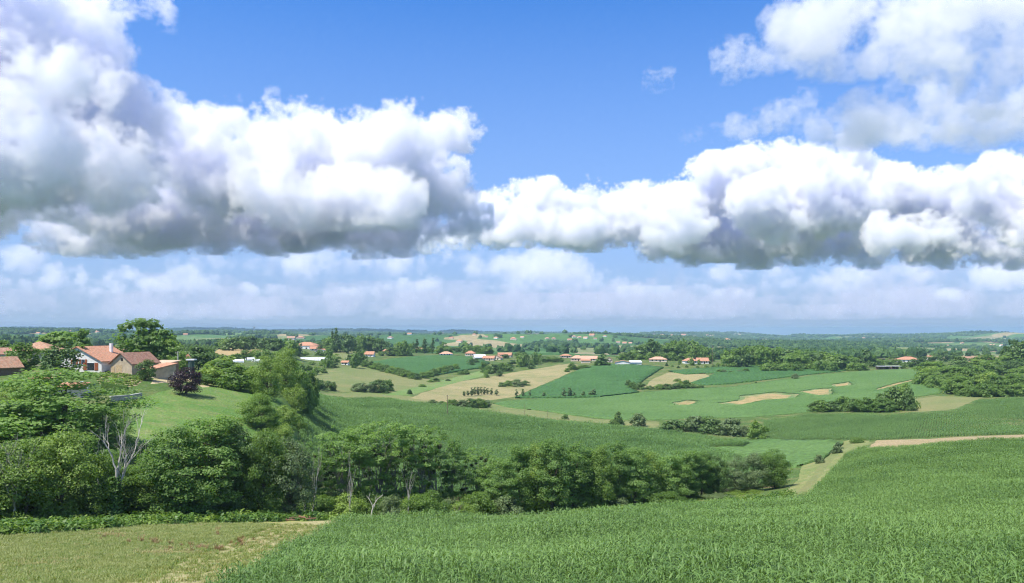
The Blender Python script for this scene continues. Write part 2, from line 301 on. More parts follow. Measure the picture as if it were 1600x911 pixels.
def dens(poly, step=9):
    out = []
    for i in range(len(poly)):
        a, b = poly[i], poly[(i+1) % len(poly)]
        n = max(1, int(math.hypot(b[0]-a[0], b[1]-a[1]) / step))
        for k in range(n):
            t = k / n; out.append(tuple(a[j] + (b[j]-a[j])*t for j in range(2)))
    return out
def inpoly(P, poly):
    x, y = P[:, 0], P[:, 1]; c = np.zeros(len(P), bool); n = len(poly)
    for i in range(n):
        x1, y1 = poly[i]; x2, y2 = poly[(i+1) % n]
        if y1 == y2: continue
        k = (y1 > y) != (y2 > y)
        c ^= k & (x < (x2-x1)*(y-y1)/(y2-y1) + x1)
    return c
FP = []                                   # outlines in (angle, log distance)
for f in FIELDS:
    pts = []
    pl = f[3]
    ctl = [at(p[0], p[1], f[2], p[2] if len(p) > 2 else 12.0) for p in pl]
    ctl = [(x / y, math.log(y)) for x, y, z in ctl]
    for i in range(len(ctl)):
        a, b = ctl[i], ctl[(i+1) % len(ctl)]
        n = max(1, int(max(abs(b[0]-a[0]) / (.0025 if f[0] in ('bare_patch', 'thin_crop') else .006), abs(b[1]-a[1]) / .012)))
        for k in range(n):
            t = k / n; j = (.0007 if f[0] in ('bare_patch', 'thin_crop') else 0.0) if k == 0 else .0016 if f[0] in ('bare_patch', 'thin_crop') else .0012
            pts.append((a[0]+(b[0]-a[0])*t + rnd.uniform(-j, j), a[1]+(b[1]-a[1])*t + rnd.uniform(-j, j)))
    FP.append(pts)
V2 = []; E2 = []
us = np.concatenate([np.linspace(-2.2, -.78, 40)[:-1], np.linspace(-.78, .78, 210), np.linspace(.78, 2.2, 40)[1:]])
ls = np.linspace(LD0, math.log(15500), 380)
for k, l in enumerate(ls):
    for u in us + (.5 if k % 2 else 0) * .0074: V2.append((u, l))
for pts in FP:
    b = len(V2); V2 += pts; E2 += [(b+i, b+(i+1) % len(pts)) for i in range(len(pts))]
cv, ce, cf, *_ = delaunay_2d_cdt([Vector(v) for v in V2], E2, [], 0, 1e-7, False)
cv = np.array([tuple(v) for v in cv]); cf = np.array([tuple(f) for f in cf])
ctr = cv[cf].mean(1)
own = np.full(len(cf), -1)
for i in range(len(FIELDS) - 1, -1, -1): own[inpoly(ctr, FP[i])] = i
own[(own == -1) & (ctr[:, 1] > math.log(950))] = -2
WX = cv[:, 0] * np.exp(cv[:, 1]); WY = np.exp(cv[:, 1]); WV = np.stack([WX, WY, ground_z(WX, WY)], 1)
def sub(sel):
    T = cf[sel]; u, inv = np.unique(T, return_inverse=True); return WV[u].copy(), inv.reshape(T.shape)
M['hills'] = None
FIELD_OBJ = []
def canopy(V, T, h):
    """lift a sheet by the crop height and close its rim with a skirt"""
    e = np.sort(np.concatenate([T[:, [0,1]], T[:, [1,2]], T[:, [2,0]]]), 1)
    ue, cnt = np.unique(e, axis=0, return_counts=True); rim = ue[cnt == 1]
    n = len(V); W = V.copy(); W[:, 2] += h + .18 * fbm(V[:, 0] / 3, V[:, 1] / 3, 3)
    low = V.copy(); rv, inv = np.unique(rim, return_inverse=True); inv = inv.reshape(rim.shape)
    A = np.concatenate([W, V[rv] - (0, 0, .3)])
    q1 = np.stack([rim[:, 0], rim[:, 1], n + inv[:, 1]], 1); q2 = np.stack([rim[:, 0], n + inv[:, 1], n + inv[:, 0]], 1)
    return A, np.concatenate([T, q1, q2])
for i, f in enumerate(FIELDS):
    V, T = sub(own == i)
    if len(T) == 0: print('EMPTY FIELD', f[0], f[4]); continue
    if f[5] == 'can': V, T = canopy(V, T, f[2])
    o = obj(f[0], fastmesh(f[0], V, T, M[f[1]], smooth=f[5] != 'can'))
    tag(o, f[4], 'field', None, 'structure'); FIELD_OBJ.append(o)

# ------------------------------------------------------------------ the rest of the ground
def hills_mat():
    t = NT('far_patchwork_fields')
    v = t.mapped(t.pos(), (1/230, 1/330, 0), (0, 0, R(18)))
    wob = t.n('ShaderNodeTexNoise'); wob.inputs['Scale'].default_value = .004; t.l(t.pos(), wob.inputs['Vector'])
    vv = t.n('ShaderNodeVectorMath', operation='ADD'); t.l(v, vv.inputs[0])
    sc_ = t.n('ShaderNodeVectorMath', operation='SCALE'); t.l(wob.outputs['Color'], sc_.inputs[0]); sc_.inputs['Scale'].default_value = 1.2
    t.l(sc_.outputs[0], vv.inputs[1])
    vo = t.n('ShaderNodeTexVoronoi'); vo.inputs['Scale'].default_value = 1; t.l(vv.outputs[0], vo.inputs['Vector'])
    sp = t.n('ShaderNodeSeparateColor'); t.l(vo.outputs['Color'], sp.inputs[0])
    col = t.ramp(sp.outputs[0], [(0, (.05,.12,.03)), (.22, (.08,.165,.045)), (.42, (.11,.18,.055)), (.6, (.17,.2,.08)), (.72, (.3,.25,.13)), (.84, (.07,.15,.04)), (.95, (.24,.22,.12))])
    col.node.color_ramp.interpolation = 'CONSTANT'
    col = t.mix(1.0, col, t.ramp(t.noise(.05, 4), [(.3, (.75,)*3), (.7, (1.2,)*3)]), 'MULTIPLY')
    return t.done(t.bsdf(col, .9, t.bump(t.noise(.12, 3), .4, 2.0), .1))
M['hills'] = hills_mat()
V, T = sub(own == -1)
# ground under and behind the viewer joins the sheet's near rim
rim_u = np.sort(us); base = len(V)
near = [(u * 12.0, 12.0) for u in np.linspace(-2.2, 2.2, 45)]
extra = [(x, 12.0, gz(x, 12.0) - .02) for x, _ in near]
rows = [extra]
for y, sx in ((0.0, 1.0), (-40.0, 3.0), (-400.0, 20.0), (-6000.0, 250.0)):
    rows.append([(x * sx, y, -10.5 - abs(y) * .004) for x, _ in near])
E = np.array(rows).reshape(-1, 3); q = []
for r_ in range(len(rows) - 1):
    for k in range(44):
        a = base + r_*45 + k; q += [(a, a+45, a+1), (a+1, a+45, a+46)]
g = obj('ground', fastmesh('ground', np.concatenate([V, E]), np.concatenate([T, np.array(q)]), M['grass'], True)); g['kind'] = 'structure'
V, T = sub(own == -2)
hl = obj('hills', fastmesh('hills', V, T, M['hills'], True)); hl['kind'] = 'structure'

# ------------------------------------------------------------------ scattering of what nobody could count
def scatter(name, P, rot, scl, idx, protos, label, cat, tilt=None):
    """one 'stuff' object: points that carry copies of the prototype meshes"""
    me = bpy.data.meshes.new(name); P = np.asarray(P, np.float32)
    me.vertices.add(len(P)); me.vertices.foreach_set('co', P.ravel())
    for nm, ty, arr, ch in (('rot', 'FLOAT_VECTOR', rot, 'vector'), ('scl', 'FLOAT_VECTOR', scl, 'vector'), ('idx', 'INT', idx, 'value')):
        at_ = me.attributes.new(nm, ty, 'POINT'); at_.data.foreach_set(ch, np.ascontiguousarray(arr, np.int32 if ty == 'INT' else np.float32).ravel())
    o = obj(name, me)
    ng = bpy.data.node_groups.new(name + '_scatter', 'GeometryNodeTree')
    ng.interface.new_socket('Geometry', in_out='INPUT', socket_type='NodeSocketGeometry'); ng.interface.new_socket('Geometry', in_out='OUTPUT', socket_type='NodeSocketGeometry')
    N, L = ng.nodes.new, ng.links.new
    gi, go, ip = N('NodeGroupInput'), N('NodeGroupOutput'), N('GeometryNodeInstanceOnPoints')
    jn = N('GeometryNodeGeometryToInstance')
    for pm in reversed(protos):
        po = bpy.data.objects.new(name + '_form', pm)
        oi = N('GeometryNodeObjectInfo'); oi.inputs['Object'].default_value = po; L(oi.outputs['Geometry'], jn.inputs[0])
    def named(nm, ty):
        a = N('GeometryNodeInputNamedAttribute'); a.data_type = ty; a.inputs['Name'].default_value = nm; return a.outputs[0]
    L(gi.outputs[0], ip.inputs['Points']); L(jn.outputs[0], ip.inputs['Instance']); ip.inputs['Pick Instance'].default_value = True
    L(named('idx', 'INT'), ip.inputs['Instance Index'])
    e2r = N('FunctionNodeEulerToRotation'); L(named('rot', 'FLOAT_VECTOR'), e2r.inputs[0]); L(e2r.outputs[0], ip.inputs['Rotation'])
    L(named('scl', 'FLOAT_VECTOR'), ip.inputs['Scale']); L(ip.outputs[0], go.inputs[0])
    md = o.modifiers.new('scatter', 'NODES'); md.node_group = ng
    tag(o, label, cat, None, 'stuff')
    return o

def blade_strip(base, az, length, w0, rise, droop, seg=4, twist=0):
    """arching leaf: list of (left, right) points"""
    dx, dy = math.cos(az), math.sin(az); nx, ny = -dy, dx; out = []
    for k in range(seg + 1):
        t = k / seg
        r = length * (t * .9 - .1 * t * t); z = rise * t - droop * t * t
        wd = w0 * (1 - t) ** .6 * (.55 + .9 * t if t < .5 else 1.0) * .5
        c = (base[0] + dx * r, base[1] + dy * r, base[2] + z); tw = twist * t
        ox, oy, oz = nx * math.cos(tw), ny * math.cos(tw), math.sin(tw)
        out.append(((c[0]+ox*wd, c[1]+oy*wd, c[2]+oz*wd), (c[0]-ox*wd, c[1]-oy*wd, c[2]-oz*wd)))
    return out
def maize_mesh(seed, h=2.0, leaves=11, lod=4, wide=.095, mat=None):
    r = random.Random(seed); V, Fc = [], []
    n = 4
    for k, (z, rr) in enumerate(((0, .022), (h*.95, .01))):
        for a in range(n): V.append((rr*math.cos(a*2*math.pi/n), rr*math.sin(a*2*math.pi/n), z))
    for a in range(n): Fc.append((a, (a+1) % n, n+(a+1) % n, n+a))
    az = r.uniform(0, 6.28)
    for i in range(leaves):
        t = i / (leaves - 1)
        z = h * (.12 + .80 * t); az += math.pi + r.uniform(-.5, .5)
        ln = (.62 + .38 * math.sin(math.pi * min(1, .2 + .75 * t))) * h * (.4 if wide > .1 else .34) * r.uniform(.85, 1.15)
        st = blade_strip((0, 0, z), az, ln, wide * r.uniform(.8, 1.2), ln * (.85 + .25 * t) * r.uniform(.8, 1.2), ln * (1.15 - .35 * t) * r.uniform(.7, 1.3), lod, r.uniform(-.9, .9))
        b = len(V)
        for l_, r_ in st: V += [l_, r_]
        for k in range(len(st) - 1): Fc.append((b+2*k, b+2*k+1, b+2*k+3, b+2*k+2))
    return mesh('maize_plant', V, Fc, mat, True)
def maize_leaf_mat(name, dark, light):
    t = NT(name)
    n = t.noise(.035, 3); n2 = t.noise(4.0, 2); oi = t.n('ShaderNodeObjectInfo').outputs['Random']
    col = t.ramp(t.math('ADD', t.math('MULTIPLY', n, .9), t.math('ADD', t.math('MULTIPLY', n2, .45), t.math('MULTIPLY', oi, .3))), [(.5, dark), (1.0, light)])
    a = t.bsdf(col, .5, None, .3); b = t.n('ShaderNodeBsdfTranslucent'); t.l(t.mix(1.0, col, (1.3, 1.3, .5), 'MULTIPLY'), b.inputs[0])
    m = t.n('ShaderNodeMixShader'); m.inputs[0].default_value = .3; t.l(a, m.inputs[1]); t.l(b.outputs[0], m.inputs[2])
    return t.done(m.outputs[0])
M['maize'] = maize_leaf_mat('maize_leaf', (.07,.148,.032), (.2,.322,.09))
M['maize_mid'] = maize_leaf_mat('valley_maize_leaf', (.072,.158,.04), (.175,.3,.094))
M['maize_young'] = maize_leaf_mat('young_maize_leaf', (.11,.205,.062), (.18,.3,.1))

def crop(fi, dx, dy, ang, jit, protos, zs, name, label, umax=.72, keep=1.0, cut=None):
    poly = np.array(FP[fi]); u0, u1 = max(poly[:, 0].min(), -umax), min(poly[:, 0].max(), umax); d0, d1 = max(math.exp(poly[:, 1].min()), 30), math.exp(poly[:, 1].max())
    xs = (min(u0*d1, u0*d0), max(u1*d1, u1*d0))
    c, s = math.cos(ang), math.sin(ang)
    cx, cy = (xs[0]+xs[1])/2, (d0+d1)/2; rad = math.hypot(xs[1]-xs[0], d1-d0)/2 + 5
    gx, gy = np.meshgrid(np.arange(-rad, rad, dx), np.arange(-rad, rad, dy), indexing='ij')
    gx = gx.ravel() + rng.normal(0, jit*.4, gx.size); gy = gy.ravel() + rng.uniform(-dy*.5, dy*.5, gy.size)
    X = cx + gx*c - gy*s; Y = cy + gx*s + gy*c
    k = (Y > 30) & (np.abs(X) < umax*Y); X, Y = X[k], Y[k]
    q = np.stack([X/Y, np.log(Y)], 1); k = inpoly(q, FP[fi])
    for j in range(fi):
        if FIELDS[j][0] in ('bare_patch', 'thin_crop'): k &= ~inpoly(q, FP[j])
    if keep < 1: k &= rng.random(len(k)) < keep
    if cut is not None: k &= cut(X, Y)
    X, Y = X[k], Y[k]; n = len(X)
    P = np.stack([X, Y, ground_z(X, Y) - .02], 1)
    rot = np.stack([rng.normal(0, .08, n), rng.normal(0, .08, n), rng.uniform(0, 6.28, n)], 1)
    v = (1 + .3 * fbm(X/9, Y/9, 3)) * rng.uniform(.78, 1.16, n) * zs
    print(name, n)
    return scatter(name, P, rot, np.stack([v, v, v], 1), rng.integers(0, len(protos), n), protos, label, 'maize')
FI = {f[4]: i for i, f in enumerate(FIELDS)}
i1 = [i for i, f in enumerate(FIELDS) if f[5] == 'near'][0]; i2 = [i for i, f in enumerate(FIELDS) if f[5] == 'mid'][0]; i3 = [i for i, f in enumerate(FIELDS) if f[5] == 'mid2'][0]
mz_near = [maize_mesh(s, 2.0, 12, 5, .072, M['maize']) for s in range(6)]
mz_mid = [maize_mesh(20+s, 2.0, 10, 3, .17, M['maize_mid']) for s in range(4)]
mz_yng = [maize_mesh(40+s, 1.15, 8, 3, .2, M['maize_young']) for s in range(4)]
crop(i1, .75, .155, 0.06, .22, mz_near, 1.0, 'maize_plants', 'dense tall green maize plants covering the foreground field')
crop(i2, .85, .46, 0.10, .2, mz_mid, 1.08, 'maize_plants', 'dense maize plants on the valley slope behind the tree belt')
def thin(X, Y):
    px = 800 + F*X/Y; py = HZ - F*ground_z(X, Y)/Y
    f = np.clip(1 - ((px-1580)/70)**2 - ((py-661)/9)**2, 0, 1)
    return rng.random(len(X)) > f*.85
crop(i3, .85, .42, -.5, .25, mz_yng, 1.0, 'maize_plants', 'short young maize plants beyond the bare tan strip', cut=thin)
print('TT crops', time.time() - T0)

# ------------------------------------------------------------------ trees
def tubes(paths, n=5):
    """paths: list of [(x,y,z,r), ...] -> one mesh of tapered tubes"""
    V, Fc = [], []
    for p in paths:
        b0 = len(V)
        for i, (x, y, z, r) in enumerate(p):
            a = Vector(p[max(i-1, 0)][:3]); c = Vector(p[min(i+1, len(p)-1)][:3]); d = (c - a)
            if d.length < 1e-6: d = Vector((0, 0, 1))
            d.normalize(); s = d.cross(Vector((.3, .9, .1))).normalized(); t = d.cross(s)
            for k in range(n):
                q = 2*math.pi*k/n; v = Vector((x, y, z)) + s*(r*math.cos(q)) + t*(r*math.sin(q)); V.append(tuple(v))
        for i in range(len(p)-1):
            for k in range(n):
                a = b0+i*n+k; b = b0+i*n+(k+1) % n; Fc.append((a, b, b+n, a+n))
    return V, Fc
def branch_path(r_, a, b, ra, rb, n=5, wob=.08, sag=0.0):
    a, b = Vector(a), Vector(b); L = (b-a).length; out = []
    for i in range(n+1):
        t = i/n; p = a.lerp(b, t); w_ = wob*L*math.sin(math.pi*t)
        p += Vector((r_.uniform(-1, 1), r_.uniform(-1, 1), r_.uniform(-.4, .8)))*w_*.6
        p.z -= sag*L*t*t
        out.append((p.x, p.y, p.z, ra+(rb-ra)*t**.8))
    return out
def leaves_mesh(name, C, Nrm, size, g, mat, elong=1.5, up=.55):
    """leaf-sized faces at points C, roughly facing Nrm"""
    n = len(C)
    nn = Nrm + g.normal(0, .55, (n, 3)); nn[:, 2] += up; nn /= np.linalg.norm(nn, axis=1, keepdims=True)
    t = g.normal(0, 1, (n, 3)); t -= (t*nn).sum(1, keepdims=True)*nn; t /= np.linalg.norm(t, axis=1, keepdims=True)
    b = np.cross(nn, t); s = size*g.uniform(.6, 1.35, (n, 1))
    l, w_ = s*elong*.5, s*.5
    P = np.stack([C - t*l, C - t*l*.1 + b*w_*.95 - nn*s*.06, C + t*l*.95 - nn*s*.22, C + t*l*.05 - b*w_ - nn*s*.06], 1).reshape(-1, 3)
    return fastmesh(name, P, np.arange(4*n).reshape(-1, 4), mat, False, 4)
PROFILE = {   # crown half-width along the crown's height (0 base .. 1 top)
 'round':  lambda t: np.sqrt(np.clip(1-(2*t-.85)**2/1.35, 0.0, 1))*np.where(t > .93, 1-(t-.93)*6, 1),
 'oak':    lambda t: np.clip(np.sin(np.pi*np.clip(t*.86+.13, 0, 1)), 0, 1)**.55,
 'robinia':lambda t: np.clip(.72+.42*t-1.0*np.clip(t-.5, 0, 1)**1.6*2.1, .1, 1),
 'bush':   lambda t: np.sqrt(np.clip(1-(t*.97)**2.2, 0.02, 1)),
 'poplar': lambda t: np.clip(np.sin(np.pi*np.clip(t*.9+.08, 0, 1)), 0, 1)**.6,
 'conifer':lambda t: np.clip(1.05-t, 0.06, 1),
 'sparse': lambda t: np.clip(.35+.9*t-1.5*np.clip(t-.6, 0, 1)**1.3, .12, 1),
}
def make_tree(kind, seed, h, wid, nclump, nleaf, size, mat, crown0=.22, flat=.6, rc=.16, bark='bark', shell=.62, up=.55, limbs=14, trunk_r=.022, sides=5, leaf_name='crown'):
    """unit tree of height h and crown width wid; returns (trunk mesh, crown mesh)"""
    g = np.random.default_rng(seed); r_ = random.Random(seed)
    # lopsided outline: a few low-frequency lobes per tree
    ph = g.uniform(0, 6.28, 4); am = g.uniform(.06, .2, 4)
    t = g.random(nclump*4); az = g.uniform(0, 6.28, nclump*4)
    pr = PROFILE[kind](t); k = g.random(nclump*4) < (pr+.1); t, az, pr = t[k][:nclump], az[k][:nclump], pr[k][:nclump]
    lob = 1 + sum(am[i]*np.sin((i+2)*az + ph[i] + 5*t) for i in range(4))
    rad = pr*(shell + (1-shell)*g.random(len(t))**.5)*lob; inner = g.random(len(t)) < .22; rad[inner] *= g.uniform(.2, .7, inner.sum())
    z0 = h*crown0; hc = h - z0
    C = np.stack([rad*np.cos(az)*wid/2*.86, rad*np.sin(az)*wid/2*.86, z0 + t*hc*.95], 1)
    rcl = wid*rc*g.uniform(.6, 1.35, len(C))
    # leaves inside flattened clumps
    n_each = np.maximum((nleaf*rcl**2/np.sum(rcl**2)).astype(int), 3)
    ci = np.repeat(np.arange(len(C)), n_each); m = len(ci)
    v = g.normal(0, 1, (m, 3)); v /= np.linalg.norm(v, axis=1, keepdims=True); rr = g.random((m, 1))**.42
    off = v*rr; off[:, 2] *= flat
    P = C[ci] + off*rcl[ci][:, None]; P[:, 2] -= .25*(off[:, 0]**2+off[:, 1]**2)*rcl[ci]*.6
    P[:, 2] = np.maximum(P[:, 2], .03*h*g.random(m)); P[:, 2] = np.minimum(P[:, 2], h)
    ctr = np.array((0, 0, z0+hc*.45)); out = P-ctr; out /= np.linalg.norm(out, axis=1, keepdims=True)+1e-6
    crown = leaves_mesh(leaf_name, P, v*.6+out*.5, size, g, mat, up=up)
    tr = trunk_r*h; top = z0 + hc*.72
    lean = (g.normal(0, .03)*h, g.normal(0, .03)*h)
    trunk = branch_path(r_, (0, 0, -.4), (lean[0], lean[1], top), tr, tr*.18, 7, .03)
    paths = [trunk]
    for i in g.permutation(len(C))[:limbs]:
        tz = g.uniform(.25, .8)*min(C[i, 2], top); f = max(0, min(1, tz/top)); j = min(int(f*7), 6)
        a = trunk[j]; paths.append(branch_path(r_, a[:3], tuple(C[i]), tr*(1-.75*f)*.55, tr*.06, 4, .1))
    V, Fc = tubes(paths, sides)
    return mesh('trunk', V, Fc, M[bark], True), crown
def bark_mat(name, a, b):
    t = NT(name); n = t.noise(6, 4, .6, t.mapped(t.gen(), (1, 1, .25)))
    return t.done(t.bsdf(t.ramp(n, [(.3, a), (.7, b)]), .9, t.bump(n, .6, .03), .1))
M['bark_l'] = bark_mat('grey_bark', (.16,.14,.115), (.34,.31,.27)); M['bark'] = bark_mat('brown_bark', (.07,.052,.038), (.17,.135,.105)); M['pale'] = bark_mat('bleached_dead_wood', (.34,.3,.25), (.6,.56,.5))
M['lf_mid'] = leaf_mat('broadleaf_green', (0.099,0.186,0.040), (0.211,0.320,0.076))
M['lf_rob'] = leaf_mat('acacia_leaf', (0.120,0.218,0.053), (0.232,0.358,0.100), .5)
M['lf_dark'] = leaf_mat('dark_leaf', (0.065,0.128,0.033), (0.134,0.218,0.054), .3)
M['lf_grey'] = leaf_mat('grey_green_leaf', (0.099,0.154,0.059), (0.183,0.250,0.100), .3)
M['lf_yel'] = leaf_mat('light_leaf', (0.134,0.224,0.038), (0.261,0.365,0.076), .4)
M['lf_purple'] = leaf_mat('purple_plum_leaf', (.014,.006,.009), (.04,.014,.02), .2, .4, .4)
M['lf_red'] = leaf_mat('reddish_leaf', (.05,.025,.02), (.1,.05,.035), .25)
M['mistle'] = leaf_mat('mistletoe_leaf', (.04,.06,.012), (.085,.11,.025), .25)
M['ivy'] = leaf_mat('ivy_leaf', (.05,.12,.02), (.12,.22,.04), .3)
PROTO = {}
def proto(key, *a, n=3, **kw): PROTO[key] = [make_tree(*a[:1], 100*len(PROTO)+s, *a[1:], **kw) for s in range(n)]
# hi: trees within 200 m; mid: 200-500 m; lo: farther
proto('round_hi', 'oak', 12, 10, 106, 17100, .2, M['lf_mid'], rc=.145, crown0=.05, n=3)
proto('dark_hi', 'oak', 12, 10, 93, 16200, .2, M['lf_dark'], rc=.145, crown0=.06, n=2)
proto('grey_hi', 'oak', 12, 10, 87, 15300, .2, M['lf_grey'], rc=.145, crown0=.06, n=2)
proto('rob_hi', 'robinia', 14, 9, 118, 18000, .2, M['lf_rob'], rc=.14, flat=.5, crown0=.05, n=4, up=.8)
proto('light_hi', 'oak', 12, 10, 106, 17100, .2, M['lf_yel'], rc=.145, crown0=.05, n=2)
proto('sparse_hi', 'sparse', 15, 7, 50, 5200, .19, M['lf_rob'], rc=.12, flat=.45, crown0=.12, limbs=22, n=4, up=.7, trunk_r=.012, bark='bark_l')
proto('bush_hi', 'bush', 4, 6, 70, 7500, .17, M['lf_mid'], rc=.16, crown0=.02, limbs=6, n=3)
proto('lbush_hi', 'bush', 4, 6, 70, 7500, .17, M['lf_yel'], rc=.16, crown0=.02, limbs=6, n=2)
proto('gbush_hi', 'bush', 4, 6, 70, 7500, .17, M['lf_grey'], rc=.16, crown0=.02, limbs=6, n=2)
proto('purple_hi', 'round', 6, 6.5, 70, 9000, .16, M['lf_purple'], rc=.16, n=1, crown0=.18)
proto('red_hi', 'bush', 4, 4, 40, 2500, .2, M['lf_red'], rc=.16, crown0=.05, n=1)
proto('round_mid', 'oak', 12, 11, 60, 2600, .62, M['lf_mid'], rc=.17, crown0=.12, n=3, limbs=5)
proto('dark_mid', 'oak', 12, 11, 60, 2600, .60, M['lf_dark'], rc=.17, crown0=.1, n=3, limbs=5)
proto('rob_mid', 'robinia', 12, 9, 60, 2400, .60, M['lf_rob'], rc=.17, flat=.45, crown0=.12, n=2, limbs=5)
proto('grey_mid', 'bush', 6, 8, 55, 2200, .48, M['lf_grey'], rc=.17, crown0=.02, n=2, limbs=3)
proto('bush_mid', 'bush', 6, 8, 55, 2200, .5, M['lf_mid'], rc=.17, crown0=.02, n=3, limbs=3)
proto('dbush_mid', 'bush', 6, 8, 55, 2200, .5, M['lf_dark'], rc=.17, crown0=.02, n=3, limbs=3)
proto('light_mid', 'oak', 10, 9, 55, 2200, .56, M['lf_yel'], rc=.17, crown0=.1, n=2, limbs=4)
proto('round_lo', 'oak', 14, 13, 46, 900, 1.25, M['lf_mid'], rc=.18, crown0=.06, n=3, limbs=2)
proto('dark_lo', 'oak', 14, 13, 46, 900, 1.2, M['lf_dark'], rc=.18, crown0=.06, n=3, limbs=2)
proto('bush_lo', 'bush', 6, 9, 36, 600, .85, M['lf_mid'], rc=.18, crown0=.02, n=2, limbs=1)
proto('poplar_lo', 'poplar', 20, 5, 46, 1000, .9, M['lf_dark'], rc=.26, crown0=.06, n=2, limbs=2, up=.2)
proto('poplar_mid', 'poplar', 7, 2.2, 40, 700, .38, M['lf_grey'], rc=.24, crown0=.12, n=2, limbs=4, up=.3)
proto('conifer_mid', 'conifer', 5, 3, 40, 700, .4, M['lf_dark'], rc=.2, crown0=.08, n=1, limbs=3, up=.2)
ORD = 'first second third fourth fifth sixth seventh eighth ninth tenth eleventh twelfth thirteenth fourteenth fifteenth sixteenth seventeenth eighteenth nineteenth twentieth'.split()
def ordinal(n):
    if n <= 20: return ORD[n-1]
    tens = {2: 'twenty', 3: 'thirty', 4: 'forty', 5: 'fifty', 6: 'sixty'}
    return {20: 'twentieth', 30: 'thirtieth', 40: 'fortieth', 50: 'fiftieth', 60: 'sixtieth'}[n] if n % 10 == 0 else tens[n//10] + '-' + ORD[n % 10-1]
TREES = []
SEEN = {}
def put_tree(key, px, d, top_py, w_px, name, label, cat, group=None):
    k = SEEN.get(key, 0); SEEN[key] = k+1
    tm, cm = PROTO[key][k % len(PROTO[key])]
    x, y, z = atd(px, d)
    ztop = (HZ-top_py)/F*d; h = max(ztop-z, .8); wd = w_px/F*d
    bb = cm.get('dims')
    if bb is None:
        co = np.empty(len(cm.vertices)*3, np.float32); cm.vertices.foreach_get('co', co); co = co.reshape(-1, 3)
        bb = (float(np.percentile(co[:, 0], 98.5)-np.percentile(co[:, 0], 1.5)), float(co[:, 2].max())); cm['dims'] = bb
    root = obj(name, None); root.location = (x, y, z-.05); root.rotation_euler.z = rnd.uniform(0, 6.28)
    root.scale = (wd/bb[0], wd/bb[0], h/bb[1]); root.empty_display_size = .5
    obj('trunk', tm, root); obj('crown' if 'bush' not in key else 'foliage', cm, root)
    tag(root, label, cat, group); TREES.append((root, px)); return root
def row(items, name, desc, cat, group, where):
    """items (key, px, d, top_py, width_px); labelled in order across the picture"""
    items = sorted(items, key=lambda q: q[1])
    out = []
    for i, (key, px, d, top, wp) in enumerate(items):
        lab = f'{ordinal(i+1)} {desc} from the left {where}' if len(items) > 1 else f'{desc} {where}'
        out.append(put_tree(key, px, d, top, wp, name, lab, cat, group))
    return out
def dof(px, py, dmin=12): return at(px, py, 0, dmin)[1]
# --- left slope, near
row([('round_hi',-30,97,690,130),('light_hi',38,98,684,110),('light_hi',98,101,668,112),('rob_hi',272,106,660,92),('rob_hi',325,109,648,96),('dark_hi',370,111,656,72),('round_hi',410,113,668,74),('grey_hi',452,115,682,80),('round_hi',165,106,712,95),('round_hi',232,110,708,90)],
    'tree', 'leafy tree', 'tree', 'trees at the foot of the left slope', 'along the back edge of the yellowish meadow')
row([('rob_hi',95,130,572,185),('round_hi',5,128,635,105),('rob_hi',162,126,630,78),('light_hi',12,145,600,70),('rob_hi',60,140,590,80)],
    'tree', 'light green tree', 'tree', 'trees on the left slope below the houses', 'on the slope below the houses')
row([('bush_hi',338,126,660,60),('round_hi',403,dof(403,668,120),612,58),('gbush_hi',368,122,664,60),('bush_hi',430,140,672,60)],
    'shrub', 'dark rounded shrub', 'shrub', 'shrubs on the meadow edge', 'along the lower edge of the green meadow')
put_tree('red_hi', 328, 122, 655, 26, 'shrub', 'reddish brown shrub above the left trees', 'shrub')
put_tree('purple_hi', 291, dof(291, 617, 150), 573, 48, 'plum_tree', 'dark purple leaved tree on the green meadow', 'tree')
row([('round_mid',36,222,533,50),('dark_mid',94,205,537,54),('rob_mid',98,262,516,56),('rob_mid',78,262,522,40)], 'tree', 'round tree', 'tree', 'trees in the hamlet', 'between the farm buildings')
put_tree('rob_mid', 128, 258, 513, 26, 'tree', 'ragged leaning tree top behind the white house', 'tree')
put_tree('round_mid', 8, 270, 530, 30, 'tree', 'tree behind the old barn roof at the left edge', 'tree')
put_tree('round_mid', 220, 262, 496, 74, 'tree', 'tallest tree, standing behind the barn', 'tree')
row([('rob_mid',252,260,512,40),('round_mid',268,258,528,36),('round_mid',285,250,548,26)], 'tree', 'tree', 'tree', 'trees beside the tallest tree', 'right of the tallest tree behind the barn')
put_tree('dark_mid', 228, 203, 560, 26, 'tree', 'small round tree in front of the barn', 'tree')
row([('dark_mid',310,300,540,50),('dark_mid',335,310,548,40),('round_mid',345,240,562,50),('light_mid',330,232,572,40),('round_mid',372,226,570,60),('light_mid',352,262,556,45),('bush_mid',320,222,582,30),('bush_mid',395,238,572,34)], 'fruit_tree', 'bushy tree', 'tree', 'trees on the right of the farmyard', 'right of the farmyard')
row([('light_hi',417,dof(417,622,150),553,50),('light_hi',447,dof(447,620,150),541,44)], 'tree', 'tall bright green tree', 'tree', 'pair of tall trees', 'in the pair behind the utility pole')
row([(k_, px, dof(px, by, 140), top, wp) for k_, px, by, top, wp in [('lbush_hi',460,640,598,34),('bush_hi',480,632,597,32),('lbush_hi',446,662,632,36),('bush_hi',466,672,646,24),('bush_hi',418,668,636,34),('lbush_hi',438,690,660,40),('gbush_hi',404,668,640,28)]], 'shrub', 'bank shrub', 'shrub', 'shrubs on the steep bank', 'on the steep bank beside the valley maize')
row([('rob_mid',440,280,560,60),('bush_mid',470,262,574,40),('round_mid',485,300,577,26)], 'tree', 'tree', 'tree', 'trees behind the pair', 'behind the pair of tall trees')
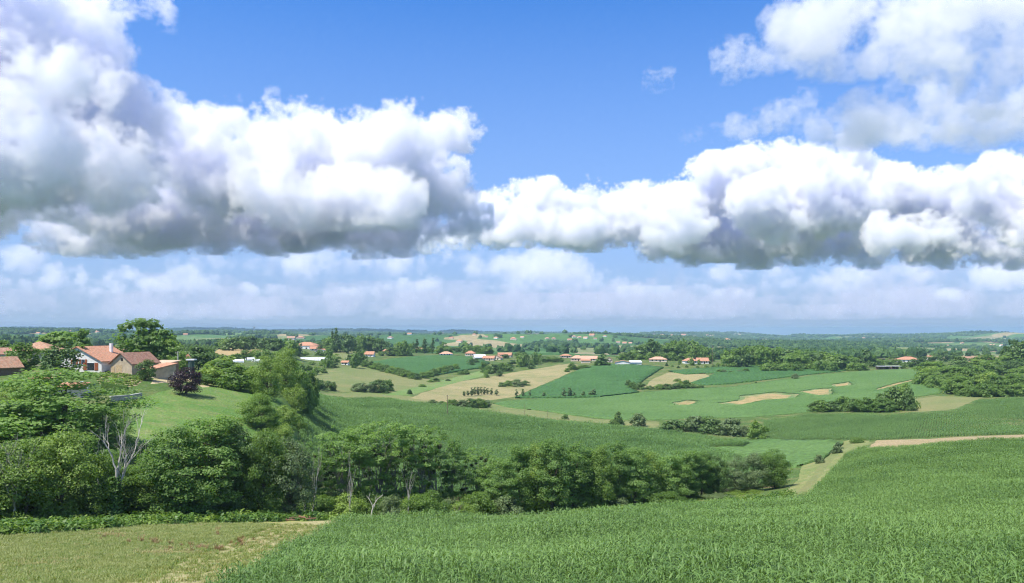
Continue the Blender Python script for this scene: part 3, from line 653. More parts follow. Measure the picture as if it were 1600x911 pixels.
# --- belt of trees in the valley
belt = [('sparse_hi',498,133,705,55),('sparse_hi',528,137,672,66),('sparse_hi',556,140,668,70),('sparse_hi',590,142,655,78),('sparse_hi',622,144,668,66),('sparse_hi',655,146,660,72),('sparse_hi',684,148,672,58),('sparse_hi',722,150,718,44),('sparse_hi',742,152,700,46),('sparse_hi',512,140,690,55),('sparse_hi',640,152,690,60),('sparse_hi',542,146,662,42),('sparse_hi',574,147,660,40),('sparse_hi',606,149,656,42),('sparse_hi',668,151,664,40),('sparse_hi',702,150,690,40),('sparse_hi',760,152,700,44),('sparse_hi',485,130,690,40)]
row(belt, 'thin_tree', 'thin mistletoe tree', 'tree', 'thin trees with mistletoe in the belt', 'in the belt below the valley maize')
row([('rob_hi',782,147,716,50),('rob_hi',812,149,692,56),('light_hi',838,150,688,52),('rob_hi',862,149,682,60),('rob_hi',892,152,690,58),('rob_hi',915,154,700,48),('round_hi',940,154,693,48),('rob_hi',966,156,688,54),('rob_hi',992,157,696,52),('light_hi',1016,160,702,44),('rob_hi',1046,162,708,48),('rob_hi',1070,164,702,46),('rob_hi',1096,166,704,44),('dark_hi',1122,168,710,38),('dark_hi',1108,170,704,24),('grey_hi',1150,169,708,40),('grey_hi',1180,170,704,40),('round_hi',1210,170,700,44)],
    'tree', 'leafy belt tree', 'tree', 'trees in the right half of the valley belt', 'in the right half of the belt')
low = []
for i, px in enumerate(list(range(500, 770, 22)) + list(range(790, 1180, 42))):
    d = 128+(px-500)*.055 + rnd.uniform(-3, 6); low.append((('bush_hi','gbush_hi','lbush_hi','bush_hi')[i % 4], px, d, 768+rnd.uniform(-12, 12) + (4 if px > 700 else 0), rnd.uniform(40, 62)))
row(low, 'shrub', 'low shrub', 'shrub', 'undershrubs of the belt', 'under the trees of the valley belt')
# --- far side of the valley maize
row([(('dbush_mid','grey_mid','dbush_mid','grey_mid','bush_mid')[i], px, dof(px, by, 250), top, wp) for i, (px, by, top, wp) in enumerate([(1052,673,655,36),(1086,674,648,34),(1110,677,650,40),(1142,680,652,42),(1183,686,656,28)])] + [('light_mid',1190,dof(1190,686,250),676,18),('grey_mid',1164,dof(1164,682,250),665,14)],
    'hedge_bush', 'dark bush', 'bush', 'bushes at the end of the valley maize', 'in the clump at the tip of the valley maize')
row([('dbush_mid',966,dof(966,664,250),642,14),('dbush_mid',962,dof(962,663,250),654,22),('grey_mid',997,dof(997,666,250),645,24),('dbush_mid',883,dof(883,655,250),647,12)], 'bush', 'lone bush', 'bush', 'lone bushes', 'on the straw strip above the valley maize')
row([(('dbush_mid','bush_mid')[i % 2], px, dof(px, 643, 250)+dd, top, wp) for i, (px, top, wp, dd) in enumerate([(1270,628,16,0),(1284,624,30,0),(1300,626,30,2),(1318,618,26,4),(1336,622,30,2),(1352,620,36,0),(1374,614,20,6),(1380,622,40,0),(1396,602,34,8),(1412,597,32,12),(1420,606,20,4)])],
    'hedge_bush', 'dark bush', 'bush', 'bushes of the clump in the hillside field', 'in the long clump on the hillside field')
row([('grey_mid',1309,dof(1309,708,170),690,15),('grey_mid',1280,dof(1280,724,170),709,14),('bush_mid',1340,dof(1340,692,170),683,20),('bush_mid',1288,dof(1288,684,170),680,16)], 'bush', 'small bush', 'bush', 'small bushes by the track', 'beside the grassy farm track')
hk = []
for i in range(16):
    t = i/15; hk.append((('bush_mid','dbush_mid')[i % 2], 612+t*75 if t < .5 else 0, 0, 0, 0))
hedge = [(572+8*i, 572+2.05*i, 13) for i in range(10)] + [(652+8.5*i, 592-2.1*i, 12) for i in range(8)]
row([(('bush_mid','dbush_mid','bush_mid')[i % 3], px, dof(px, py+1, 420), py-rnd.uniform(8, 12), w_+rnd.uniform(-1, 4)) for i, (px, py, w_) in enumerate(hedge)], 'hedge_bush', 'hedge bush', 'bush', 'hedge bushes below the blue green maize', 'in the hedge below the blue green maize')
row([('grey_mid',562,dof(562,612,350),597,24),('dark_mid',590,dof(590,613,350),592,26),('bush_mid',604,dof(604,611,350),592,20),('grey_mid',577,dof(577,613,350),600,16),('bush_mid',600,dof(600,614,350),604,14)], 'tree', 'stream tree', 'tree', 'trees by the stream', 'by the stream below the dry pasture')
row([('dbush_mid',498,dof(498,609,300),593,22),('dbush_mid',512,dof(512,610,300),594,20),('grey_mid',520,dof(520,610,300),596,12)], 'bush', 'clipped dark bush', 'bush', 'bushes left of the stream', 'left of the stream trees')
row([(('dbush_mid','bush_mid','grey_mid')[i % 3], px, dof(px, by, 350), top, wp) for i, (px, by, top, wp) in enumerate([(681,596,590,12),(673,597,593,10),(700,595,592,8),(640,616,608,8),(660,604,600,12),(676,630,624,16),(690,632,626,12),(706,635,623,20),(722,636,624,20),(736,637,622,22),(750,637,622,18),(760,636,624,14),(784,604,597,14),(795,603,594,18),(808,604,592,18),(820,602,594,14)])],
    'bush', 'low bush', 'bush', 'scattered bushes on the slope', 'scattered over the straw coloured slope')
row([('poplar_mid', px, dof(px, by, 350), top, wp) for px, by, top, wp in [(725,619,611,5),(731,619,610,5),(737,619,605,5),(742,618,604,6),(747,618,604,5),(752,617,604,5),(757,617,604,5),(762,617,606,5),(768,617,606,5),(776,618,608,6)]] , 'young_poplar', 'young poplar', 'tree', 'young poplars in a plantation', 'in the little plantation')
row([('poplar_mid', px, dof(px, by, 350), top, wp) for px, by, top, wp in [(807,621,608,5),(817,621,607,5),(828,621,609,4),(850,621,612,5),(881,621,606,7),(890,621,605,7),(897,620,612,5),(911,620,611,6),(922,619,611,5),(928,619,607,7)]], 'young_poplar', 'young tree', 'tree', 'young trees along the field edge', 'along the lower edge of the rounded maize hill')
row([(('dbush_mid','bush_mid','dbush_mid')[i % 3], px, dof(px, by, 350), top, wp) for i, (px, by, top, wp) in enumerate([(982,604,593,10),(990,607,596,16),(1000,608,597,18),(1016,608,602,12),(1030,608,600,16),(1042,608,599,18),(1056,607,598,18),(1070,606,593,20),(1082,606,600,14),(1094,606,601,14),(1059,596,591,10)])], 'hedge_bush', 'dark hedge bush', 'bush', 'hedge below the tan patch', 'in the hedge below the tan dry patch')
row([(('bush_mid','grey_mid')[i % 2], px, dof(px, by, 350), top, wp) for i, (px, by, top, wp) in enumerate([(1124,582,577,8),(1131,582,577,8),(1142,582,579,8),(1155,581,578,10),(1165,581,575,10)])], 'bush', 'small bush', 'bush', 'bushes on the bare knoll', 'on the small knoll inside the crop')
row([('grey_mid',1242,dof(1242,592,350),583,10),('dbush_mid',1181,dof(1181,599,350),596,4)], 'bush', 'lone round bush', 'bush', 'lone bushes in the crop', 'standing alone in the hillside crop')
row([('bush_mid', px, dof(px, by, 400), top, wp) for px, by, top, wp in [(894,578,566,14),(906,577,570,12),(916,576,570,14),(886,581,575,8)]] + [('conifer_mid', 942, dof(942,572,400), 552, 24)], 'bush', 'green bush', 'bush', 'bushes by the roadside houses', 'beside the farm on the rounded hill')
# --- wood on the right
wood = []
for i in range(60):
    px = rnd.uniform(1440, 1620); t = rnd.random()
    by = 617 - t*42 if px > 1490 else 604 - t*22
    if px < 1465: by = 600 - t*10
    d = dof(px, by, 300); hgt = rnd.uniform(7, 12)
    wood.append((rnd.choice(['round_mid','round_mid','dark_mid','light_mid','bush_mid']), px, d, HZ-F*(gz((px-800)/F*d, d)+hgt)/d, rnd.uniform(26, 40)))
wood = wood[:44] + [('bush_mid', px, dof(px, by, 300), by-rnd.uniform(16, 22), rnd.uniform(18, 28)) for px, by in [(1442,601),(1455,604),(1468,606),(1480,610),(1492,615),(1505,618),(1518,619),(1532,620),(1546,620),(1560,619),(1574,619),(1588,619),(1602,618)]]
row(wood, 'tree', 'tree', 'tree', 'trees of the wood at the right edge', 'in the wood at the right edge')
row([('dark_lo',1588,640,530,34),('dark_lo',1606,630,532,40),('dark_lo',1575,660,540,20)], 'tree', 'tall dark tree', 'tree', 'tall dark trees at the right edge', 'rising above the wood at the right edge')
print('near trees', len(TREES), time.time()-T0)

# ------------------------------------------------------------------ trees farther off
def cluster(items, name, desc, cat, group, where): return row(items, name, desc, cat, group, where)
def lerp_top(px, pts):
    xs = [p[0] for p in pts]; return float(np.interp(px, xs, [p[1] for p in pts]))
it = []
for i in range(34):
    px = 1143 + i*5.7 + rnd.uniform(-4, 4); by = 566 + rnd.uniform(0, 9) + (px-1143)*.02; d = dof(px, by, 550)
    top = lerp_top(px, [(1140, 543), (1180, 537), (1235, 543), (1300, 549), (1345, 558)]) + (575-by)*-.2 + rnd.uniform(0, 5)
    it.append((rnd.choice(['round_lo','dark_lo','round_lo']), px, d, top, rnd.uniform(22, 34)))
for i in range(20): px = 1196+i*8+rnd.uniform(-3, 3); it.append(('bush_lo', px, dof(px, 578+rnd.uniform(-2, 3), 500), 563+rnd.uniform(0, 6), rnd.uniform(14, 24)))
cluster(it, 'tree', 'tree', 'tree', 'trees of the dark wood behind the hillside field', 'in the dark wood behind the hillside field')
it = [(rnd.choice(['round_lo','dark_lo','round_lo']), 990+i*6.2+rnd.uniform(-4, 4), 830+rnd.uniform(-40, 60), lerp_top(990+i*6.2, [(985,545),(1005,531),(1022,525),(1032,538),(1045,530),(1070,526),(1095,530),(1108,540)])+rnd.uniform(0, 7), rnd.uniform(18, 28)) for i in range(20)]
cluster(it, 'tree', 'tree', 'tree', 'trees of the tall grove above the new houses', 'in the tall grove above the new houses')
it = [('bush_lo', 975+i*13+rnd.uniform(-4, 4), 800, 549+rnd.uniform(-2, 4), rnd.uniform(14, 20)) for i in range(9)]
cluster(it, 'shrub', 'shrub', 'shrub', 'shrubs at the foot of the tall grove', 'at the foot of the tall grove')
it = [(rnd.choice(['dark_lo','dark_lo','round_lo']), 345+i*10+rnd.uniform(-3, 3), 690+rnd.uniform(-20, 60), lerp_top(345+i*10, [(340,530),(360,524),(400,523),(440,526),(475,530)])+rnd.uniform(0, 4), rnd.uniform(16, 24)) for i in range(13)]
cluster(it, 'tree', 'tree', 'tree', 'trees in the dark row above the stubble field', 'in the dark row above the stubble field')
it = [(rnd.choice(['dark_lo','dark_lo','round_lo']), 505+i*7.5+rnd.uniform(-3, 3), 900+rnd.uniform(-40, 60), lerp_top(505+i*7.5, [(500,528),(530,520),(560,519),(590,524),(600,532)])+rnd.uniform(0, 4), rnd.uniform(14, 20)) for i in range(13)] + [('poplar_lo',519,900,513,5),('poplar_lo',526,905,511,7)]
cluster(it, 'tree', 'tree', 'tree', 'trees in the dark row above the hilltop pasture', 'in the dark row above the hilltop pasture')
it = [(rnd.choice(['round_lo','dark_lo','bush_lo']), px, dof(px, by, 430), top, wp) for px, by, top, wp in [(610,556,541,16),(622,556,534,18),(632,556,531,18),(640,556,536,16),(560,570,543,16),(555,575,548,16),(548,570,553,14),(566,566,546,14),(525,566,552,14),(515,568,545,14),(512,575,555,12),(520,574,562,14),(505,572,560,12),(596,556,548,10),(615,556,548,12)]]
cluster(it, 'tree', 'tree', 'tree', 'trees around the small white houses', 'around the small white houses above the dry pasture')
it = [('poplar_lo',651,930,529,7),('poplar_lo',663,930,527,8),('poplar_lo',676,930,527,6),('poplar_lo',646,940,533,5)]
cluster(it, 'poplar', 'slender poplar', 'tree', 'slender poplars on the skyline', 'on the crest above the blue green maize')
it = [(rnd.choice(['dark_lo','round_lo']), 684+i*8+rnd.uniform(-3, 3), 960+rnd.uniform(-40, 50), 536+rnd.uniform(-3, 6), rnd.uniform(12, 18)) for i in range(11)] + [('round_lo',658,960,541,14),('round_lo',668,960,542,14)]
cluster(it, 'tree', 'tree', 'tree', 'trees behind the blue green maize', 'behind the blue green maize')
it = [(rnd.choice(['round_lo','bush_lo','bush_lo','dark_lo']), px, dof(px, by, 480), top, wp) for px, by, top, wp in [(736,572,558,10),(742,568,560,12),(755,582,564,12),(762,584,570,14),(772,582,568,18),(785,580,566,18),(795,580,568,16),(800,572,562,14),(815,573,552,16),(822,572,550,14),(830,576,566,10),(835,570,549,14),(842,568,552,12),(850,566,556,12),(857,566,556,12),(866,566,556,14),(876,566,558,10),(790,560,553,10),(812,560,548,14),(728,585,577,12),(720,585,579,10),(760,590,578,10),(780,588,578,10)]]
cluster(it, 'tree', 'green tree', 'tree', 'trees among the hamlet houses', 'around the hamlet on the slope')
it = [(rnd.choice(['round_lo','dark_lo']), px, dof(px, by, 480), top, wp) for px, by, top, wp in [(1353,574,545,18),(1362,573,552,16),(1375,574,560,14),(1390,570,558,14),(1400,570,560,16),(1425,574,560,16),(1438,574,558,18),(1446,570,556,16),(1345,577,560,16),(1335,578,564,16),(1412,576,565,12),(1460,566,553,14),(1475,566,548,16),(1490,563,550,16)]]
cluster(it, 'tree', 'tree', 'tree', 'trees around the long dark shed', 'around the long dark shed')
it = [(rnd.choice(['bush_lo','round_lo']), px, dof(px, by, 380), top, wp) for px, by, top, wp in [(440,560,546,16),(452,560,548,16),(466,556,546,14),(475,556,548,14),(500,556,546,14),(512,556,544,14),(385,560,546,20),(400,560,545,20),(415,562,544,22),(430,562,548,18),(370,562,551,16),(460,575,566,14),(470,580,568,14),(482,580,570,14),(494,585,572,14),(488,570,564,10),(505,583,574,12)]]
cluster(it, 'tree', 'bushy tree', 'tree', 'trees around the greenhouse', 'around the white greenhouse')
it = [('conifer_mid' if i % 3 == 0 else 'bush_lo', px, dof(px, by, 480), top, wp) for i, (px, by, top, wp) in enumerate([(1042,572,565,5),(1050,573,570,5),(1062,570,560,5),(1073,574,570,6),(1080,571,558,8),(1092,570,561,5),(1108,568,556,8),(1122,573,566,6),(1130,574,568,6),(1060,575,571,5),(1090,575,571,6),(1104,574,570,8),(1115,574,569,8),(1138,574,568,8)])]
cluster(it, 'garden_tree', 'garden tree', 'tree', 'garden trees of the new houses', 'in the gardens of the new houses')

# ------------------------------------------------------------------ buildings
def plain(name, col, rough=.8, vary=.12, scale=1.5, bump=0, spec=.2, metal=0):
    t = NT(name); n = t.noise(scale, 4, .6, t.gen())
    c = t.mix(1.0, (*col, 1), t.ramp(n, [(.3, (1-vary,)*3), (.7, (1+vary*.6,)*3)]), 'MULTIPLY')
    return t.done(t.bsdf(c, rough, t.bump(n, bump, .02) if bump else None, spec, metal))
def tile_mat(name, a, b):
    t = NT(name); g_ = t.gen()
    n = t.noise(1.1, 4, .65, g_); wv = t.n('ShaderNodeTexWave', wave_type='BANDS', bands_direction='X'); t.l(g_, wv.inputs['Vector']); wv.inputs['Scale'].default_value = 1.4; wv.inputs['Distortion'].default_value = .3
    vo = t.n('ShaderNodeTexVoronoi'); t.l(t.mapped(g_, (4, 2.5, 2.5)), vo.inputs['Vector']); vo.inputs['Scale'].default_value = 1
    sp_ = t.n('ShaderNodeSeparateColor'); t.l(vo.outputs['Color'], sp_.inputs[0])
    c = t.mix(t.ramp(n, [(.35, (0,0,0)), (.68, (1,1,1))]), a, b); c = t.mix(1.0, c, t.ramp(sp_.outputs[0], [(0, (.78,)*3), (1, (1.18,)*3)]), 'MULTIPLY')
    return t.done(t.bsdf(c, .85, t.bump(wv.outputs[1], .5, .06), .15))
M['w_white'] = plain('white_render', (.78,.76,.72)); M['w_cream'] = plain('cream_render', (.68,.58,.45)); M['w_beige'] = plain('beige_stone_render', (.5,.41,.28), vary=.25, scale=.8)
M['w_pink'] = plain('pinkish_render', (.66,.5,.4)); M['w_grey'] = plain('grey_block', (.45,.42,.37), vary=.2)
M['r_orange'] = tile_mat('orange_roof_tiles', (.5,.23,.14), (.45,.265,.17)); M['r_old'] = tile_mat('weathered_roof_tiles', (.42,.21,.13), (.4,.28,.19)); M['r_brown'] = tile_mat('brown_roof_tiles', (.3,.15,.105), (.33,.21,.15)); M['r_pink'] = tile_mat('pale_pink_roof_tiles', (.56,.3,.2), (.58,.37,.26))
M['r_white'] = plain('white_sheet_roof', (.75,.76,.78), .5); M['r_tan'] = plain('tan_sheet_roof', (.56,.42,.28), .6)
M['glass'] = plain('dark_window_glass', (.03,.035,.04), .15, spec=.6); M['shutter'] = plain('red_brown_shutter_wood', (.32,.1,.045), .6); M['blue'] = plain('blue_shutter_paint', (.16,.28,.5), .6)
M['wood'] = plain('grey_brown_wood', (.22,.16,.11), .8, .3, 3); M['door'] = plain('pale_wooden_door', (.5,.38,.22), .7, .25, 3); M['conc'] = plain('pale_concrete', (.5,.48,.44), .85, .15, 3)
M['stone'] = plain('garden_wall_stone', (.42,.38,.32), .9, .35, 2.5, .5); M['white'] = plain('white_paint', (.8,.8,.8), .5, .04)
M['dark'] = plain('painted_interior_dark', (.03,.027,.024), .9); M['green_paint'] = plain('dark_green_paint', (.06,.1,.08), .5); M['film'] = plain('greenhouse_film', (.72,.75,.78), .35, .08)
def boxm(name, lo, hi, mat, parent, bevel=0):
    x0, y0, z0 = lo; x1, y1, z1 = hi
    V = [(x0,y0,z0),(x1,y0,z0),(x1,y1,z0),(x0,y1,z0),(x0,y0,z1),(x1,y0,z1),(x1,y1,z1),(x0,y1,z1)]
    return obj(name, mesh(name, V, [(0,3,2,1),(4,5,6,7),(0,1,5,4),(1,2,6,5),(2,3,7,6),(3,0,4,7)], mat), parent)
def roof_solid(tops, mat, parent, name='roof', th=.18):
    """tops: list of planar faces (each a list of points, upward); extruded to a slab"""
    V, Fc = [], []
    for f in tops:
        b = len(V); n = len(f); V += list(f) + [(p[0], p[1], p[2]-th) for p in f]
        Fc.append(tuple(range(b, b+n))); Fc.append(tuple(range(b+2*n-1, b+n-1, -1)))
        for i in range(n): Fc.append((b+i, b+n+i, b+n+(i+1) % n, b+(i+1) % n))
    return obj(name, mesh(name, V, Fc, mat), parent)
def house(name, px, d, w_, dp, eave, ridge, style, rot, wall, roof, label, cat='house', openings=(), chimney=None, over=.5, group=None, zoff=0, xyz=None):
    """front faces the viewer at rot 0.  style gx: ridge across, gy: gable to the front, hip, mono.
    openings: (kind, x, z0, width, height[, shutter material]) on the front; kind window or door"""
    x, y, z = xyz or atd(px, d)
    zs = [gz(x+a, y+b) for a in (-w_/2, w_/2) for b in (-dp/2, dp/2)]; z = min(zs) if xyz is None else z
    lift = max(0, (sum(zs)/4 - z))*.6 if xyz is None else 0
    root = obj(name, None); root.location = (x, y, z+lift+zoff); root.rotation_euler.z = R(rot); root.empty_display_size = .5
    a, b = w_/2, dp/2; e, r = eave, ridge; f = -1.2-lift
    if style == 'gx':
        V = [(-a,-b,f),(a,-b,f),(a,b,f),(-a,b,f),(-a,-b,e),(a,-b,e),(a,b,e),(-a,b,e),(-a,0,r-.05),(a,0,r-.05)]
        Fc = [(0,1,5,4),(2,3,7,6),(1,2,6,9,5),(3,0,4,8,7),(4,5,9,8),(6,7,8,9)]
        s = (r-e)/b; o = over
        tops = [[(-a-o,-b-o,e-s*o+.2),(a+o,-b-o,e-s*o+.2),(a+o,0,r+.2),(-a-o,0,r+.2)],[(a+o,b+o,e-s*o+.2),(-a-o,b+o,e-s*o+.2),(-a-o,0,r+.2),(a+o,0,r+.2)]]
    elif style == 'gy':
        V = [(-a,-b,f),(a,-b,f),(a,b,f),(-a,b,f),(-a,-b,e),(a,-b,e),(a,b,e),(-a,b,e),(0,-b,r-.05),(0,b,r-.05)]
        Fc = [(0,1,5,8,4),(2,3,7,9,6),(1,2,6,5),(3,0,4,7),(4,8,9,7),(5,6,9,8)]
        s = (r-e)/a; o = over
        tops = [[(-a-o,b+o,e-s*o+.2),(-a-o,-b-o,e-s*o+.2),(0,-b-o,r+.2),(0,b+o,r+.2)],[(a+o,-b-o,e-s*o+.2),(a+o,b+o,e-s*o+.2),(0,b+o,r+.2),(0,-b-o,r+.2)]]
    elif style == 'hip':
        V = [(-a,-b,f),(a,-b,f),(a,b,f),(-a,b,f),(-a,-b,e),(a,-b,e),(a,b,e),(-a,b,e)]; Fc = [(0,1,5,4),(1,2,6,5),(2,3,7,6),(3,0,4,7),(4,5,6,7)]
        o = over; A, B = a+o, b+o; q = max(A-B, .3)
        z0 = e+.05; tops = [[(-A,-B,z0),(A,-B,z0),(q,0,r),(-q,0,r)],[(A,B,z0),(-A,B,z0),(-q,0,r),(q,0,r)],[(A,-B,z0),(A,B,z0),(q,0,r)],[(-A,B,z0),(-A,-B,z0),(-q,0,r)]]
    else:
        V = [(-a,-b,f),(a,-b,f),(a,b,f),(-a,b,f),(-a,-b,e),(a,-b,e),(a,b,r),(-a,b,r)]; Fc = [(0,1,5,4),(1,2,6,5),(2,3,7,6),(3,0,4,7),(4,5,6,7)]
        o = over; s = (r-e)/dp; tops = [[(-a-o,-b-o,e-s*o+.2),(a+o,-b-o,e-s*o+.2),(a+o,b+o,r+s*o+.2),(-a-o,b+o,r+s*o+.2)]]
    obj('wall', mesh('wall', V, Fc, M[wall]), root)
    rf = roof_solid(tops, M[roof], root)
    if chimney:
        cx, cy_ = chimney; boxm('chimney', (cx-.35, cy_-.35, e), (cx+.35, cy_+.35, r+.9), M['w_white' if wall == 'w_white' else 'w_cream'], rf)
    for op in openings:
        k, ox, oz, ow, oh = op[:5]
        if k == 'window':
            wn = boxm('window', (ox-ow/2-.08, -b-.04, oz-.08), (ox+ow/2+.08, -b+.06, oz+oh+.08), M['white'], root); boxm('pane', (ox-ow/2, -b-.06, oz), (ox+ow/2, -b-.045, oz+oh), M['glass'], wn)
            if len(op) > 5:
                for sd in (-1, 1): boxm('shutter', (ox+sd*(ow/2+.12+ow*.25)-ow*.25, -b-.1, oz-.05), (ox+sd*(ow/2+.12+ow*.25)+ow*.25, -b-.05, oz+oh+.05), M[op[5]], root)
        else: boxm('door' if k == 'door' else 'opening', (ox-ow/2, -b-.05, oz), (ox+ow/2, -b+.02, oz+oh), M['door' if k == 'door' else 'dark'], root)  # an opening is a near-black panel, the inside's shade put into its colour
    tag(root, label, cat, group); return root
# the farm on the left
house('house', 147, 219, 15.4, 12, 2.9, 6.6, 'gy', -14, 'w_white', 'r_orange', 'white farmhouse with orange roof and red brown shutters', openings=[('window',4.3,.5,2.2,1.9,'shutter'),('window',-.9,1.9,1.0,1.3,'shutter'),('window',1.9,2.1,1.1,1.2,'shutter'),('window',-1.6,4.1,.9,.9,'shutter')], chimney=(3.4, 2.5))
house('barn', 211, 216, 6.8, 10, 3.1, 5.7, 'gy', -16, 'w_beige', 'r_brown', 'beige gabled barn joined to the white farmhouse', 'barn', openings=[('door',-.7,.05,1.9,2.6),('opening',.2,3.7,.7,.75),('door',-2.6,.05,.9,2.1)])
house('shed', 250, 213, 5.2, 6, 2.7, 3.9, 'mono', -38, 'w_beige', 'r_orange', 'low beige lean-to with orange roof right of the barn', 'shed')
house('shed', 256, 226, 6, 5, 3.4, 4.0, 'mono', -20, 'wood' , 'r_tan', 'open shed with tan sheet roof behind the lean-to', 'shed', openings=[('opening',0,.2,5,2.7)])
house('house', 62, 250, 12, 12, 4.6, 7.4, 'hip', 12, 'w_beige', 'r_old', 'old beige house with weathered hipped roof behind the round trees', openings=[('window',3.0,1.6,.8,1.3),('window',4.9,1.6,.8,1.3),('window',.4,1.6,.8,1.3)])
house('barn', -4, 208, 6, 9, 2.2, 4.6, 'gy', -30, 'wood', 'r_old', 'brown roofed open barn at the left edge', 'barn', openings=[('opening',0,0,4.5,2.2)])
house('barn', 4, 262, 10, 7, 3.4, 5.2, 'gx', 10, 'w_grey', 'r_brown', 'dark roofed barn behind the trees at the left edge', 'barn')
house('house', 176, 330, 8, 7, 2.6, 4.6, 'gy', 10, 'w_white', 'r_orange', 'small white gabled house peeking above the farmhouse roof')
house('house', 190, 345, 12, 7, 2.4, 4.0, 'gx', -8, 'w_cream', 'r_old', 'low house with grey roof between farmhouse roof and tallest tree')
house('shed', 110, 174, 5.5, 4, 2.0, 2.7, 'mono', 8, 'w_cream', 'r_orange', 'low orange roofed shed among the trees below the farmhouse', 'shed')
house('shed', 74, 186, 5, 4, 2.0, 2.8, 'mono', -8, 'w_cream', 'r_orange', 'tiny orange roofed shed below the round tree', 'shed')
house('dovecote', 293, 265, 3.4, 3.4, 3.2, 6.2, 'hip', 20, 'w_pink', 'r_orange', 'small tower with pointed orange roof beyond the farmyard', 'tower')
# middle distance
def far_house(px, by, w_px, h_px, style, rot, wall, roof, label, dmin=400, deep=.7, cat='house', op=True, name='house', zoff=0, group=None):
    d = dof(px, by, dmin); w_ = w_px/F*d; e = max(2.4, h_px/F*d*.5); r = max(e+1.2, h_px/F*d)
    ops = [('window', w_*t, 1.0, max(1.0, w_*.09), 1.4) for t in (-.32, -.1, .3)] + [('opening', w_*.12, .05, max(1.0, w_*.07), 2.1)] if op else []
    return house(name, px, d, w_, w_*deep, e, r, style, rot, wall, roof, label, cat, ops, zoff=zoff, group=group)
far_house(480, 545, 36, 11, 'hip', -10, 'w_white', 'r_orange', 'large white villa with orange hipped roof above the greenhouse')
far_house(496, 548, 22, 7, 'gx', 14, 'w_white', 'r_orange', 'low white annexe right of the large villa')
far_house(504, 551, 20, 6, 'gy', -10, 'w_white', 'r_orange', 'white gabled house just below the villa')
far_house(578, 557, 14, 8, 'gx', -6, 'w_white', 'r_orange', 'small white house at the corner of the blue green maize')
far_house(604, 553, 14, 8, 'hip', 6, 'w_white', 'r_orange', 'white house with red roof next to the hilltop pasture')
far_house(655, 549, 10, 7, 'gx', 0, 'w_pink', 'r_orange', 'orange roofed house between the slender poplars')
far_house(697, 556, 20, 7, 'hip', 0, 'w_white', 'r_pink', 'open pavilion with wide pale pink roof on the crest')
far_house(735, 556, 15, 8, 'hip', -8, 'w_cream', 'r_orange', 'cream house with orange hipped roof at the hamlet\'s left end')
far_house(749, 562, 18, 8, 'gx', 20, 'w_grey', 'r_white', 'pale sheet roofed barn in the hamlet', op=False, cat='barn', name='barn')
far_house(764, 563, 18, 7, 'gx', -10, 'w_cream', 'r_orange', 'long low house with orange roof beside the pale barn')
far_house(778, 562, 13, 7, 'gy', -25, 'w_cream', 'r_old', 'gabled house with weathered roof in the hamlet')
far_house(783, 557, 10, 6, 'gx', 10, 'w_cream', 'r_orange', 'small orange roofed house at the back of the hamlet')
far_house(795, 558, 10, 7, 'gx', -20, 'w_grey', 'r_orange', 'grey walled house with orange roof at the hamlet\'s right end')
far_house(884, 559, 17, 6, 'hip', 0, 'w_pink', 'r_orange', 'pinkish house with red roof beyond the straw field')
far_house(902, 564, 20, 9, 'hip', -8, 'w_pink', 'r_pink', 'pale pink house with wide hipped roof on the rounded hill')
far_house(921, 564, 24, 8, 'gx', -8, 'w_cream', 'r_pink', 'long pale roofed farmhouse right of the pink house')
far_house(915, 567, 14, 4, 'mono', 0, 'w_cream', 'r_orange', 'low orange lean-to in front of the long farmhouse', op=False, cat='shed', name='shed')
far_house(952, 566, 10, 8, 'gy', -10, 'w_cream', 'r_old', 'narrow cream house right of the dark conifer')
far_house(973, 570, 24, 7, 'gy', -8, 'w_white', 'r_old', 'white barn with a low gable on the crest of the maize hill', op=False, cat='barn', name='barn')
far_house(993, 570, 17, 5, 'mono', 0, 'w_white', 'r_white', 'long white shed on the crest of the maize hill', op=False, cat='shed', name='shed')
far_house(1028, 565, 27, 8, 'hip', -10, 'w_cream', 'r_pink', 'cream bungalow with pale hipped roof below the tall grove')
far_house(1078, 568, 20, 9, 'hip', 6, 'w_white', 'r_orange', 'new orange roofed house, left one of the pair with blue windows')
far_house(1097, 568, 18, 9, 'gx', 0, 'w_white', 'r_orange', 'new orange roofed house, right one of the pair with blue windows')
far_house(1319, 560, 21, 9, 'hip', 8, 'w_white', 'r_old', 'white house with old pink roof half hidden by the dark wood')
far_house(1418, 566, 31, 9, 'hip', -4, 'w_white', 'r_orange', 'white bungalow with orange roof right of the long dark shed')
far_house(1455, 562, 14, 6, 'gx', 0, 'w_white', 'r_orange', 'small orange roofed house above the wood')
far_house(1534, 567, 26, 12, 'hip', -25, 'w_grey', 'r_orange', 'large orange roofed house rising above the right wood')
far_house(1514, 566, 16, 9, 'gx', 15, 'w_cream', 'r_old', 'old roofed house left of the large orange roof')
far_house(1520, 571, 22, 5, 'mono', 0, 'w_grey', 'r_orange', 'low orange porch roof below the large house', op=False, cat='shed', name='shed')
far_house(540, 570, 11, 6, 'gx', -12, 'w_white', 'r_orange', 'little red roofed white shed beside the farm road', cat='shed', name='shed')
far_house(455, 531, 12, 6, 'gx', 0, 'w_cream', 'r_old', 'distant house with old roof above the dark row of trees', dmin=800)
far_house(470, 529, 12, 4, 'hip', 0, 'w_cream', 'r_orange', 'distant house with low orange roof left of the tree row', dmin=800)
